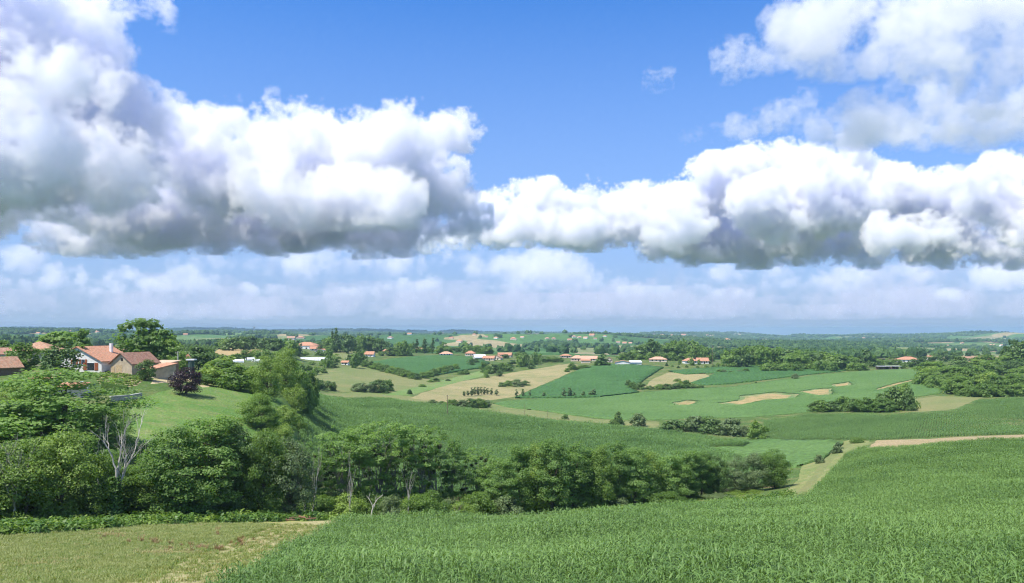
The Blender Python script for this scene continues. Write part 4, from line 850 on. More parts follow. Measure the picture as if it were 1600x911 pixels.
# polytunnel greenhouse
def tunnel(px, by, w_px, h, dp, label, rot=0, dmin=400, name='greenhouse'):
    d = dof(px, by, dmin); x, y, z = atd(px, d); L_ = w_px/F*d; root = obj(name, None); root.location = (x, y, z-.3); root.rotation_euler.z = R(rot)
    n = 10; V = []; Fc = []
    for s in (-1, 1):
        for k in range(n+1): q = math.pi*k/n; V.append((s*L_/2, -dp/2*math.cos(q), h*math.sin(q)**.7))
    for k in range(n): Fc.append((k, n+1+k, n+2+k, k+1))
    Fc += [tuple(range(n, -1, -1)), tuple(range(n+1, 2*n+2))]
    obj('cover', mesh('cover', V, Fc, M['film'], False), root)
    for k in range(9):
        xx = -L_/2 + L_*k/8; P = [[(xx, -dp/2*math.cos(math.pi*j/n)*1.01, h*1.01*math.sin(math.pi*j/n)**.7, .06) for j in range(n+1)]]; v_, f_ = tubes(P, 4); obj('hoop', mesh('hoop', v_, f_, M['conc']), root)
    boxm('door', (-L_/2-.06, -.8, .3), (-L_/2-.02, .8, 2.2), M['dark'], root)
    tag(root, label, 'greenhouse'); return root
tunnel(493, 563, 46, 2.9, 7, 'long white greenhouse in front of the villa')
tunnel(372, 566, 16, 2.0, 5, 'short white nursery tunnel left of the tall pair of trees', 25, 300)
tunnel(391, 563, 12, 2.0, 5, 'small bluish nursery tunnel behind the bushes', 35, 300)
tunnel(402, 566, 13, 2.0, 5, 'nursery tunnel partly hidden by the tall pair of trees', 40, 300)
# long dark shed with white roof panels
d = dof(1388, 577, 450); x, y, z = atd(1388, d); sh = obj('open_shed', None); sh.location = (x, y, z-.1); L_ = 36/F*d
boxm('back_wall', (-L_/2, 1.9, -1), (L_/2, 2.1, 2.6), M['wood'], sh)
for k in range(5): xx = -L_/2+.15+(L_-.3)*k/4; boxm('post', (xx-.12, -2.1, -1), (xx+.12, -1.86, 2.5), M['wood'], sh)
for k in range(3): boxm('roof_panel', (-L_/2-.3+k*(L_+.6)/3+.05, -2.6, 2.55+.03*k), (-L_/2-.3+(k+1)*(L_+.6)/3-.05-(1.2 if k == 1 else 0), 2.4, 2.75+.03*k), M['r_white'], sh)
boxm('partition', (-1.0, -1.6, -1), (-.8, 1.88, 2.5), M['dark'], sh); boxm('partition', (4.0, -1.6, -1), (4.2, 1.88, 2.5), M['dark'], sh)
tag(sh, 'long dark open shed with white roof panels on the field edge', 'shed')
# scattered houses far off on the hills
fh = []
SPOT = [(30,521,10),(110,519,8),(150,520,10),(175,519,8),(195,519,10),(205,520,8),(140,523,6),(60,522,8),(290,524,8),(420,522,6),(610,529,10),(640,523,8),(672,521,7),(690,523,9),(705,529,8),(718,535,12),(741,524,8),(760,527,6),(775,529,8),(802,531,12),(816,528,7),(855,530,8),(865,530,8),(890,532,8),(897,527,8),(905,528,7),(915,529,8),(930,530,6),(966,536,7),(976,537,8),(985,537,6),(925,525,10),(945,526,7),(980,524,8),(1010,525,6),(1035,525,8),(1050,525,7),(1068,525,9),(1085,527,7),(1105,525,6),(1112,526,7),(1136,533,12),(1142,533,8),(1160,534,9),(1188,534,6),(1205,541,7),(1230,541,7),(1481,541,6),(1503,537,6),(1550,541,8),(1565,541,8),(1350,529,6),(1440,529,7),(240,521,8),(560,523,6),(585,523,7)]
for i, (px, py, wp) in enumerate(sorted(SPOT)):
    far_house(px, py, max(5, wp*.8), max(2.2, wp*.38), rnd.choice(['gx','hip','gx']), rnd.uniform(-30, 30), rnd.choice(['w_white','w_cream','w_white','w_pink']), rnd.choice(['r_orange','r_old','r_pink','r_orange']), f'{ordinal(i+1)} tiny distant house from the left on the far hills', 1100, group='houses on the far hills', op=False)
# water tower, steeple
x, y, z = at(397, 519, 0, 2500); k = y/F
wt = obj('water_tower', None); wt.location = (x, y, z)
def lathe(prof, n=14):
    V = [(r*math.cos(2*math.pi*i/n), r*math.sin(2*math.pi*i/n), zz) for r, zz in prof for i in range(n)]
    Fc = [(j*n+i, j*n+(i+1) % n, (j+1)*n+(i+1) % n, (j+1)*n+i) for j in range(len(prof)-1) for i in range(n)]
    return V, Fc + [tuple(range((len(prof)-1)*n, len(prof)*n))]
hh = (518-508.5)*k
obj('shaft', mesh('shaft', *lathe([(1.1*k, -8), (.9*k, hh*.55)]), M['conc']), wt); obj('tank', mesh('tank', *lathe([(1.0*k, hh*.5), (1.7*k, hh*.62), (1.7*k, hh*.92), (.4*k, hh)]), M['conc']), wt)
tag(wt, 'pale concrete water tower on the far ridge', 'tower')
x, y, z = at(1022, 526, 0, 3000); k = y/F; ch = obj('church_tower', None); ch.location = (x, y, z)
boxm('tower', (-.7*k, -.7*k, -5), (.7*k, .7*k, 3.6*k), M['w_white'], ch); obj('spire', mesh('spire', *lathe([(.9*k, 3.5*k), (.05*k, 6.2*k)], 4), M['r_brown']), ch)
tag(ch, 'pale church tower on the far ridge behind the tall grove', 'church')
print('buildings', time.time()-T0)

# ------------------------------------------------------------------ dead trees, mistletoe, ivy
def bare_tree(name, px, d, top_py, label, seed, spread=.35, forks=3, levels=4, lean=0, mat='pale', base_z=None, r0=.16):
    x, y, z = atd(px, d); h = (HZ-top_py)/F*d - z; r_ = random.Random(seed); root = obj(name, None); root.location = (x, y, z-.2)
    trunk, limbs, twigs = [], [], []
    def grow(p, dirv, L, rad, lev):
        q = p + dirv*L; path = branch_path(r_, p, q, rad, rad*.55, 5, .07); (trunk if lev == 0 else limbs if lev <= 2 else twigs).append(path)
        q = Vector(path[-1][:3])
        if lev >= levels: return
        for i in range(forks if lev else forks+1):
            a = r_.uniform(0, 6.28); t = r_.uniform(.45, 1.0) if i else 1.0; s = Vector(path[int(t*5)][:3])
            dv = (dirv + Vector((math.cos(a), math.sin(a), r_.uniform(-.1, .5)))*spread*r_.uniform(.7, 1.5)).normalized()
            grow(s, dv, L*r_.uniform(.5, .78), rad*.5, lev+1)
    grow(Vector((0, 0, 0)), Vector((lean, 0, 1)).normalized(), h*.42, r0, 0)
    for nm, ps in (('trunk', trunk), ('branches', limbs), ('twigs', twigs)):
        if ps:
            v_, f_ = tubes(ps, 5 if nm == 'trunk' else 4); me = mesh(nm, v_, f_, M[mat], True); obj(nm, me, root)
    tag(root, label, 'dead tree'); return root
dt = bare_tree('dead_tree', 180, 101, 612, 'tall bleached dead tree with ivy on its trunk', 3, .4, 3, 4, .02, r0=.3)
g = np.random.default_rng(77); P = []
for i in range(2600):
    zz = g.uniform(0, 6.0); a = g.uniform(0, 6.28); r = g.uniform(.15, .75)*(1.2-zz*.11); P.append((r*math.cos(a)+g.normal(0, .25), r*math.sin(a), zz))
P = np.array(P); Nn = P*np.array((1, 1, .1)); Nn /= np.linalg.norm(Nn, axis=1, keepdims=True)+1e-6
obj('ivy', leaves_mesh('ivy', P, Nn, .24, g, M['ivy']), dt)
bare_tree('dead_tree', 22, 96, 645, 'bleached dead tree at the left edge', 8, .4, 3, 4, -.03)
bare_tree('dead_tree', 205, 112, 660, 'thin dead tree right of the tall bleached one', 12, .5, 2, 4, .08, r0=.1)
bare_tree('dead_tree', 478, 124, 672, 'pale bare trunk leaning left beside the thin trees', 15, .18, 1, 3, -.16, r0=.16)
bare_tree('dead_tree', 487, 126, 688, 'pale bare trunk leaning right beside the thin trees', 18, .16, 2, 3, .14, r0=.17)
bare_tree('dead_tree', 545, 126, 700, 'slender pale bare trunk among the thin trees', 41, .16, 2, 3, .05, r0=.13)
bare_tree('dead_tree', 640, 132, 715, 'slender grey bare trunk right of the broken forked stump', 44, .2, 2, 3, -.06, r0=.12)
bare_tree('dead_tree', 578, 121, 752, 'broken white forked tree stump in front of the belt', 22, .75, 2, 2, .25, r0=.16)
bare_tree('dead_tree', 708, 130, 768, 'grey fallen branches at the edge of the maize', 27, .9, 3, 3, .6, 'bark', r0=.09)
bare_tree('dead_tree', 155, 118, 640, 'small dead treetop left of the tall bleached one', 31, .5, 2, 4, -.1, r0=.09)
def ball_mesh(seed):
    g = np.random.default_rng(seed); v = g.normal(0, 1, (260, 3)); v /= np.linalg.norm(v, axis=1, keepdims=True); v *= g.random((260, 1))**.4
    return leaves_mesh('mistletoe', v, v, .34, g, M['mistle'])
BALLS = [ball_mesh(s) for s in range(3)]
for root, px in TREES:
    if root.name.split('.')[0] != 'thin_tree': continue
    for i in range(rnd.randint(4, 7)):
        b = obj('mistletoe', BALLS[i % 3], root); a = rnd.uniform(0, 6.28); zz = rnd.uniform(6, 12.5); r = rnd.uniform(.3, 2.0)
        b.location = (r*math.cos(a), r*math.sin(a), zz); s = rnd.uniform(.25, .48); b.scale = (s, s, s)

# ------------------------------------------------------------------ undergrowth and rough herbs
def tuft_mesh(name, seed, n, size, rad, hgt, mat, up=.5):
    g = np.random.default_rng(seed); v = g.normal(0, 1, (n, 3)); v /= np.linalg.norm(v, axis=1, keepdims=True); v[:, 2] = np.abs(v[:, 2]); v *= g.random((n, 1))**.5
    P = v*np.array((rad, rad, hgt)); return leaves_mesh(name, P, v, size, g, mat, up=up)
UG = [tuft_mesh('bramble', s, 90, .2, .9, .9, M[('lf_yel', 'ivy', 'lf_mid', 'ivy')[s % 4]]) for s in range(4)]
def band(pxs, pys, n, dm=12, spread=5):
    out = []
    for i in range(n):
        px = rnd.uniform(pxs[0], pxs[-1]); py = float(np.interp(px, pxs, pys)) + rnd.uniform(-spread, spread); d = dof1(px, py, dm); out.append(((px-800)/F*d, d))
    return np.array(out)
_c = {}
def dof1(px, py, dm):
    """quick depth lookup on a coarse column cache"""
    key = (round(px/12), dm)
    if key not in _c:
        ds = np.exp(np.linspace(math.log(dm), math.log(2000), 900)); u = round(px/12)*12; u = (u-800)/F; _c[key] = (ds, HZ-F*ground_z(u*ds, ds)/ds)
    ds, rows = _c[key]; k = np.nonzero(rows <= py)[0]; return float(ds[k[0]] if len(k) else ds[-1])
def spread_stuff(name, XY, protos, lo, hi, label, cat, flat=1.0):
    n = len(XY); P = np.stack([XY[:, 0], XY[:, 1], ground_z(XY[:, 0], XY[:, 1])-.03], 1); s = rng.uniform(lo, hi, n)
    return scatter(name, P, np.stack([rng.normal(0, .08, n), rng.normal(0, .08, n), rng.uniform(0, 6.28, n)], 1), np.stack([s, s, s*flat], 1), rng.integers(0, len(protos), n), protos, label, cat)
XY = np.concatenate([band([-60, 0, 120, 200, 330, 430, 520], [834, 832, 826, 818, 812, 808, 806], 900, spread=7), band([-60, 120, 300, 480], [815, 800, 790, 795], 500, spread=14)])
spread_stuff('undergrowth', XY, UG, .7, 1.7, 'bright green brambles along the foot of the left trees', 'undergrowth')
XY = np.concatenate([band([400, 440, 470, 485], [700, 670, 655, 630], 260, 120, 12), band([215, 300, 400], [706, 702, 694], 160, 110, 8), band([900, 1000, 1100, 1200, 1240], [803, 795, 789, 780, 772], 260, 110, 4), band([440, 490, 520], [700, 720, 760], 120, 120, 14)])
spread_stuff('undergrowth', XY, UG, .5, 1.3, 'rough green herbs on the bank and below the belt', 'undergrowth')
def grass_tuft(seed, n, h, mat, w=.012):
    r_ = random.Random(seed); V, Fc = [], []
    for i in range(n):
        a = r_.uniform(0, 6.28); x, y = r_.gauss(0, .14), r_.gauss(0, .14); hh = h*r_.uniform(.5, 1.2); lx, ly = math.cos(a)*hh*.5, math.sin(a)*hh*.5; wx, wy = -math.sin(a)*w, math.cos(a)*w
        b = len(V); V += [(x-wx, y-wy, 0), (x+wx, y+wy, 0), (x+lx*.35+wx*.7, y+ly*.35+wy*.7, hh*.65), (x+lx*.35-wx*.7, y+ly*.35-wy*.7, hh*.65), (x+lx, y+ly, hh)]; Fc += [(b, b+1, b+2, b+3), (b+3, b+2, b+4)]
    return mesh('grass_tuft', V, Fc, mat)
M['gr_a'] = leaf_mat('meadow_blade', (.2,.26,.065), (.31,.335,.11), .3); M['gr_b'] = leaf_mat('straw_blade', (.3,.28,.11), (.44,.38,.18), .3); M['gr_c'] = leaf_mat('fresh_blade', (.13,.21,.04), (.22,.3,.07), .3); M['dock'] = leaf_mat('rust_dock', (.2,.11,.05), (.32,.19,.1), .2)
GT = [grass_tuft(1, 26, .22, M['gr_a'], .016), grass_tuft(2, 26, .26, M['gr_a'], .016), grass_tuft(3, 22, .24, M['gr_b'], .016), grass_tuft(4, 26, .2, M['gr_c'], .018)]
mi = [i for i, f in enumerate(FIELDS) if f[4].startswith('yellowish mown')][0]
N = 60000; u = rng.uniform(-.72, -.05, N); yy = np.sqrt(rng.uniform(44**2, 100**2, N)); q = np.stack([u, np.log(yy)], 1); k = inpoly(q, FP[mi])
for j in range(mi):
    if FIELDS[j][0] == 'mown_strip': k &= ~(inpoly(q, FP[j]) & (rng.random(N) < .86))
X, Y = (u*yy)[k], yy[k]; idx = np.array((0, 1, 3, 0, 2))[np.clip((2.0+4*fbm(X/6, Y/6, 3)+rng.normal(0, .9, len(X))).astype(int), 0, 4)]; n = len(X); s = rng.uniform(.6, 1.4, n)
print('tufts', n)
scatter('meadow_grass', np.stack([X, Y, ground_z(X, Y)-.02], 1), np.stack([np.zeros(n), np.zeros(n), rng.uniform(0, 6.28, n)], 1), np.stack([s, s, s], 1), idx, GT, 'dry grass tufts of the yellowish meadow', 'grass')
DK = [grass_tuft(11, 26, .95, M['dock'], .035), grass_tuft(12, 20, .8, M['dock'], .035)]
XY = np.concatenate([np.array([(lambda d: ((px-800)/F*d, d))(dof1(px+rnd.gauss(0, 9), py+rnd.gauss(0, 3), 12)) for _ in range(nn)]) + rng.normal(0, .9, (nn, 2)) for px, py, nn in [(165,838,8),(195,840,6),(310,857,12),(330,858,7),(255,850,5),(240,848,4),(365,850,4),(385,846,4),(345,836,4),(275,866,3)]])
spread_stuff('dock_weeds', XY, DK, .35, .8, 'rusty brown dock weeds standing in the yellowish meadow', 'weeds')
# ------------------------------------------------------------------ garden of the farm
gi_ = [i for i, f in enumerate(FIELDS) if f[0] == 'vegetable_garden'][0]; q = np.array(FP[gi_]); P = []
VG = [tuft_mesh('vegetable', 60+s, 26, .22, .3, .45, M[('lf_yel', 'lf_mid')[s]]) for s in range(2)]
gx0, gx1 = (q[:, 0]*np.exp(q[:, 1])).min(), (q[:, 0]*np.exp(q[:, 1])).max(); gy0, gy1 = np.exp(q[:, 1].min()), np.exp(q[:, 1].max())
for ry in np.arange(gy0, gy1, 2.4):
    for rx in np.arange(gx0, gx1, .42):
        P.append((rx+rnd.gauss(0, .06), ry+rnd.gauss(0, .1)-.25*(rx-gx0)*.3))
P = np.array(P); P = P[P[:, 1] > 60]; k = inpoly(np.stack([P[:, 0]/P[:, 1], np.log(P[:, 1])], 1), FP[gi_]); P = P[k]
if len(P): spread_stuff('vegetable_plants', P, VG, .7, 1.5, 'rows of green vegetables in the plot before the barn', 'vegetables')
# clipped hedge, garden wall, poles
def prism(name, line, h, th, mat, parent, base=-.5):
    """wall following the ground along a line of (x, y)"""
    V, Fc = [], []
    for i, (x, y) in enumerate(line):
        a = Vector(line[max(i-1, 0)]); b = Vector(line[min(i+1, len(line)-1)]); t_ = (b-a).normalized(); n_ = Vector((-t_.y, t_.x))*th/2; z = gz(x, y)
        V += [(x-n_.x, y-n_.y, z+base), (x+n_.x, y+n_.y, z+base), (x+n_.x, y+n_.y, z+h), (x-n_.x, y-n_.y, z+h)]
    for i in range(len(line)-1):
        a, b = 4*i, 4*i+4
        for k in range(4): Fc.append((a+k, a+(k+1) % 4, b+(k+1) % 4, b+k))
    Fc += [(3, 2, 1, 0), tuple(4*(len(line)-1)+k for k in range(4))]
    return obj(name, mesh(name, V, Fc, mat), parent)
def seg(p, q, n): return [(p[0]+(q[0]-p[0])*i/n, p[1]+(q[1]-p[1])*i/n) for i in range(n+1)]
def gp(px, py, dm=120): x, y, z = at(px, py, 0, dm); return (x, y)
a, b = gp(160, 606), gp(199, 613); line = seg(a, b, 40)
hd = prism('clipped_hedge', line, 1.3, .7, M['lf_mid'], None)
P = []; 
for _ in range(2600):
    i = rnd.randrange(40); x, y = line[i]; P.append((x+rnd.uniform(-.25, .25), y+rnd.uniform(-.45, .45), gz(x, y)+rnd.uniform(0, 1.42)))
P = np.array(P); obj('foliage', leaves_mesh('foliage', P, np.tile((0, -.6, .4), (len(P), 1)), .16, g, M['lf_mid']), hd)
tag(hd, 'clipped green garden hedge below the vegetable plot', 'hedge')
a, b, c = gp(172, 628), gp(205, 625), gp(221, 622); line = seg(a, b, 16)+seg(b, c, 10)[1:]
gw = prism('garden_wall', line, 1.1, .4, M['stone'], None); cp = prism('coping', line, 1.2, .5, M['conc'], gw, 1.1); tag(gw, 'low stone garden wall above the green meadow', 'wall')
def pole(px, by, top, label, dm=100, arm=True, r0=.14, mat='conc', d=None):
    d = d or dof(px, by, dm); x, y, z = atd(px, d); h = (HZ-top)/F*d-z; o = obj('utility_pole', None); o.location = (x, y, z)
    obj('post', mesh('post', *lathe([(r0, -1), (r0*.65, h)], 8), M[mat]), o)
    if arm:
        boxm('crossarm', (-.7, -.06, h-.5), (.7, .06, h-.38), M['wood'], o)
        for xx in (-.6, 0, .6): obj('insulator', mesh('insulator', *lathe([(.05, h-.38), (.07, h-.25), (.03, h-.15)], 6), M['white']), o).location = (xx, 0, 0)
    tag(o, label, 'pole'); return o
pole(278, 586, 549, 'grey utility pole in the farmyard', 120, r0=.2); pole(423, 613, 560, 'utility pole in front of the tall pair of trees', 120, mat='wood', r0=.2); pole(699, 651, 617, 'utility pole standing in the valley maize', 180, mat='wood', r0=.17)
pole(820, 650, 632, 'short pole at the edge of the straw strip', 180, False, .12, 'wood'); pole(855, 655, 640, 'thin pole right of the short one on the straw strip', 180, False, .1, 'wood')
pole(1113, 570, 540, 'far utility pole left of the dark wood', 500, True, .2, 'wood'); pole(20, 582, 558, 'post beside the barn at the left edge', 150, False, .12, 'wood')
# hopper with white lid
d = dof(299, 592, 150); x, y, z = atd(299, d); k = d/F; hp = obj('feed_hopper', None); hp.location = (x, y, z); top = (HZ-561)/F*d - z
obj('body', mesh('body', *lathe([(.5, -.2), (.55, .6), (.9, 1.2), (.9, top-.35)], 12), M['green_paint']), hp); boxm('lid', (-1.2, -1.0, top-.35), (1.2, 1.0, top), M['white'], hp)
tag(hp, 'dark green feed hopper with flat white lid', 'hopper')
# blue tractor
d = dof(268, 584, 150); x, y, z = atd(268, d); tr = obj('tractor', None); tr.location = (x, y, z); tr.rotation_euler.z = R(-55)
M['tr_blue'] = plain('blue_tractor_paint', (.1,.25,.5), .4); M['rubber'] = plain('black_rubber', (.025,.025,.025), .9)
boxm('hood', (.25, -.42, .75), (2.0, .42, 1.5), M['tr_blue'], tr); boxm('chassis', (-1.0, -.35, .5), (1.9, .35, .74), M['rubber'], tr)
cb = boxm('cab', (-1.1, -.7, 1.5), (.2, .7, 2.45), M['glass'], tr); boxm('cab_roof', (-1.2, -.78, 2.46), (.3, .78, 2.62), M['white'], tr); boxm('cab_base', (-1.1, -.68, .75), (.2, .68, 1.49), M['tr_blue'], tr)
for cx, cr, cw in ((-.75, .8, .45), (1.5, .5, .3)):
    for s in (-1, 1):
        wv_, wf_ = lathe([(cr*.55, -cw/2), (cr*.95, -cw/2), (cr, -cw/4), (cr, cw/4), (cr*.95, cw/2), (cr*.55, cw/2)], 16); wh = obj('wheel', mesh('tyre', wv_, wf_, M['rubber']), tr); wh.location = (cx, s*.85, cr); wh.rotation_euler.x = R(90)
        rim = obj('rim', mesh('rim', *lathe([(.01, -cw/2+.05), (cr*.55, -cw/2+.04), (cr*.55, cw/2-.04), (.01, cw/2-.05)], 12), M['white']), wh)
boxm('exhaust', (1.1, .3, 1.5), (1.2, .4, 2.3), M['rubber'], tr); tag(tr, 'blue tractor with white cab roof parked in the farmyard', 'tractor')
# white plastic barrels and a table below the farmhouse, log pile, road shed props
M['wht_pl'] = plain('white_plastic', (.78,.8,.8), .4, .05)
for i, (px, py, r, h) in enumerate([(127,602,.55,1.5),(137,604,.5,1.2),(139,613,.45,1.1),(172,612,.5,.9)]):
    x, y, z = at(px, py+4, 0, 120); o = obj('water_barrel', None); o.location = (x, y, z); obj('barrel', mesh('barrel', *lathe([(r*.9, 0), (r, h*.3), (r, h*.7), (r*.9, h*.95), (r*.3, h)], 12), M['wht_pl']), o); obj('rim', mesh('rim', *lathe([(r*1.03, h*.46), (r*1.05, h*.5), (r*1.03, h*.54)], 12), M['conc']), o)
    tag(o, f'{ordinal(i+1)} white barrel from the left in the garden below the farmhouse', 'barrel', 'white barrels in the garden')
lp = []
for i in range(14):
    px = 452+i*2.6; d = dof(px, 812+rnd.uniform(-2, 2), 60); x, y, z = atd(px, d); o = obj('log', mesh('log', *tubes([[(-.7, 0, 0, .09), (0, 0, .02, .1), (.7, 0, 0, .08)]], 7), M['logs'] if 'logs' in M else M.setdefault('logs', plain('rusty_cut_wood', (.25,.14,.085), .9, .3, 4))))
    o.location = (x, y, z+.1+.2*(i % 3)); o.rotation_euler.z = rnd.uniform(-.6, .6); tag(o, 'rusty brown cut log in the pile behind the yellowish meadow', 'log', 'pile of cut logs')
# palm
d = 214; x, y, z = atd(129, d); h = (HZ-541)/F*d - z; pm = obj('palm_tree', None); pm.location = (x, y, z)
obj('trunk', mesh('trunk', *lathe([(.3, -.3), (.24, h*.5), (.28, h*.97)], 8), M['bark'], True), pm)
for i in range(26):
    a = i*2.4; el = rnd.uniform(-.5, 1.1); L_ = rnd.uniform(1.3, 1.9); st = blade_strip((0, 0, h), a, L_*math.cos(el*.6), .42, L_*(.35+.5*el), L_*.55, 5); V = [p for s_ in st for p in s_]
    obj('frond', mesh('frond', V, [(2*k, 2*k+1, 2*k+3, 2*k+2) for k in range(5)], M['lf_mid']), pm)
tag(pm, 'palm tree in front of the white farmhouse', 'palm tree')
# nursery rows: orchard on the slope beyond the farm
for r_i in range(5):
    for c_i in range(9):
        px = 286+c_i*6+r_i*1.5; py = 548-r_i*3.2+c_i*.1
        d = dof(px, py, 330)
        if d > 1500: continue
        o = put_tree('bush_lo', px, d, HZ-F*(gz((px-800)/F*d, d)+3.2)/d, 3.4*F/d, 'orchard_tree', 'small round orchard tree in the rows on the slope beyond the farm', 'tree', 'orchard trees in rows beyond the farm')
print('props', time.time()-T0)

# ------------------------------------------------------------------ woods on the far hills: one mass of crowns
def crown_blob(seed, mat):
    g = np.random.default_rng(seed); bm = bmesh.new(); bmesh.ops.create_icosphere(bm, subdivisions=2, radius=1)
    for v in bm.verts:
        n = v.co.normalized(); k = 1 + .28*math.sin(5*n.x+seed)*math.sin(4*n.y+2*seed)+.2*math.sin(9*n.z+7*n.x+seed) + g.normal(0, .07)
        v.co = Vector((n.x*k, n.y*k, max(-.3, n.z*k)*.85+.45))
    me = bpy.data.meshes.new('far_crown'); bm.to_mesh(me); bm.free(); me.materials.append(mat); return me
def farleaf(name, dark, light):
    t = NT(name); oi = t.n('ShaderNodeObjectInfo').outputs['Random']; n = t.noise(.28, 3, .7)
    c = t.ramp(t.math('ADD', t.math('MULTIPLY', n, .7), t.math('MULTIPLY', oi, .5)), [(.25, dark), (.85, light)])
    return t.done(t.bsdf(c, .9, t.bump(n, 1.0, 2.5), .1))
FW = [crown_blob(1, farleaf('far_wood_dark', (.03,.07,.024), (.065,.12,.04))), crown_blob(2, FW0 := farleaf('far_wood_mid', (.045,.095,.03), (.09,.155,.05))), crown_blob(3, FW0), crown_blob(4, farleaf('far_wood_deep', (.025,.06,.024), (.05,.1,.036)))]
def wooded(x, y):
    a = fbm(x/420+9.1, y/520+2.2, 3); b = fbm(x/160+1.1, y/200+7.7, 2)
    return a + .35*b
N = 420000; u = rng.uniform(-.74, .74, N); ld = rng.uniform(math.log(980), math.log(9500), N); Y = np.exp(ld); X = u*Y
wv = wooded(X, Y); thr = np.interp(Y, [980, 1400, 3000, 7000], [.3, .2, .06, -.16])
pxx = 800+F*X/Y
k = wv > thr + rng.uniform(-.05, .05, N)
k &= rng.random(N) < np.interp(Y, [980, 2000, 5000, 9500], [.30, .5, .42, .32])
X, Y = X[k], Y[k]
# single trees and hedge lines between the fields
N2 = 9000; u = rng.uniform(-.74, .74, N2); Y2 = np.exp(rng.uniform(math.log(980), math.log(6000), N2)); X2 = u*Y2
th = rng.choice([.3, 1.9], N2); gx = X2*np.cos(.31)+Y2*np.sin(.31); gy = -X2*np.sin(.31)+Y2*np.cos(.31)
l1 = np.abs((gx/230+.6*vnoise(X2/400, Y2/400)) % 1-.5) < .02; l2 = np.abs((gy/330+.6*vnoise(X2/350+5, Y2/350)) % 1-.5) < .02
k2 = l1 | l2 | (rng.random(N2) < .04)
X = np.concatenate([X, X2[k2]]); Y = np.concatenate([Y, Y2[k2]]); n = len(X)
Z = ground_z(X, Y); rw = rng.uniform(4.0, 8.0, n)*np.interp(Y, [980, 3000, 9000], [.9, 1.15, 2.0]); rh = rng.uniform(6.5, 11, n)*np.interp(Y, [980, 3000, 9000], [1, 1.0, 1.15])
print('far crowns', n)
scatter('far_wood', np.stack([X, Y, Z], 1), np.stack([np.zeros(n), np.zeros(n), rng.uniform(0, 6.28, n)], 1), np.stack([rw, rw, rh], 1), rng.integers(0, 4, n), FW, 'far hazy woods and hedges covering the hills', 'wood')
print('far', time.time()-T0)

# ------------------------------------------------------------------ air between here and the hills
t = NT('haze_air'); v = t.n('ShaderNodeVolumePrincipled'); v.inputs['Color'].default_value = (.52, .74, 1.0, 1); v.inputs['Density'].default_value = 8.2e-5; v.inputs['Anisotropy'].default_value = .2
t.l(v.outputs[0], t.out.inputs['Volume'])
hz_ = boxm('haze', (-36000, -6200, -220), (36000, 16800, 60), t.m, None); tag(hz_, 'thin blue haze lying over the valley and hills', 'haze', None, 'stuff')

# ------------------------------------------------------------------ clouds: real volumes, kilometres away, lit by the sun
def fftnoise(shape, slope, seed, lo=0.0, aniso=(1, 1, 1)):
    g = np.random.default_rng(seed)
    n = g.standard_normal(shape, dtype=np.float32)
    f = np.fft.rfftn(n).astype(np.complex64)
    kx = np.fft.fftfreq(shape[0])[:, None, None] * aniso[0]; ky = np.fft.fftfreq(shape[1])[None, :, None] * aniso[1]; kz = np.fft.rfftfreq(shape[2])[None, None, :] * aniso[2]
    k = np.sqrt(kx*kx + ky*ky + kz*kz).astype(np.float32); k[0, 0, 0] = 1
    a = k ** (-slope)
    if lo: a *= 1 - np.exp(-(k / lo) ** 2)
    f *= a; f[0, 0, 0] = 0
    r = np.fft.irfftn(f, s=shape).astype(np.float32); return r / r.std()
def cloud_mat(name, dens, col=(1, 1, 1), haze_absorb=.075, haze_tint=(.52, .54, 1)):
    t = NT(name)
    v = t.n('ShaderNodeVolumeScatter'); ab = t.n('ShaderNodeVolumeAbsorption'); ad = t.n('ShaderNodeAddShader'); a = t.n('ShaderNodeAttribute', attribute_name='density')
    dn = t.math('MULTIPLY', a.outputs['Fac'], dens)
    t.l(dn, v.inputs['Density']); v.inputs['Color'].default_value = (*col, 1); v.inputs['Anisotropy'].default_value = .0
    t.l(t.math('MULTIPLY', dn, haze_absorb), ab.inputs['Density']); ab.inputs['Color'].default_value = (*haze_tint, 1)  # blue airlight over the cloud bases is put into this absorption colour
    t.l(v.outputs[0], ad.inputs[0]); t.l(ab.outputs[0], ad.inputs[1]); t.l(ad.outputs[0], t.out.inputs['Volume'])
    return t.m
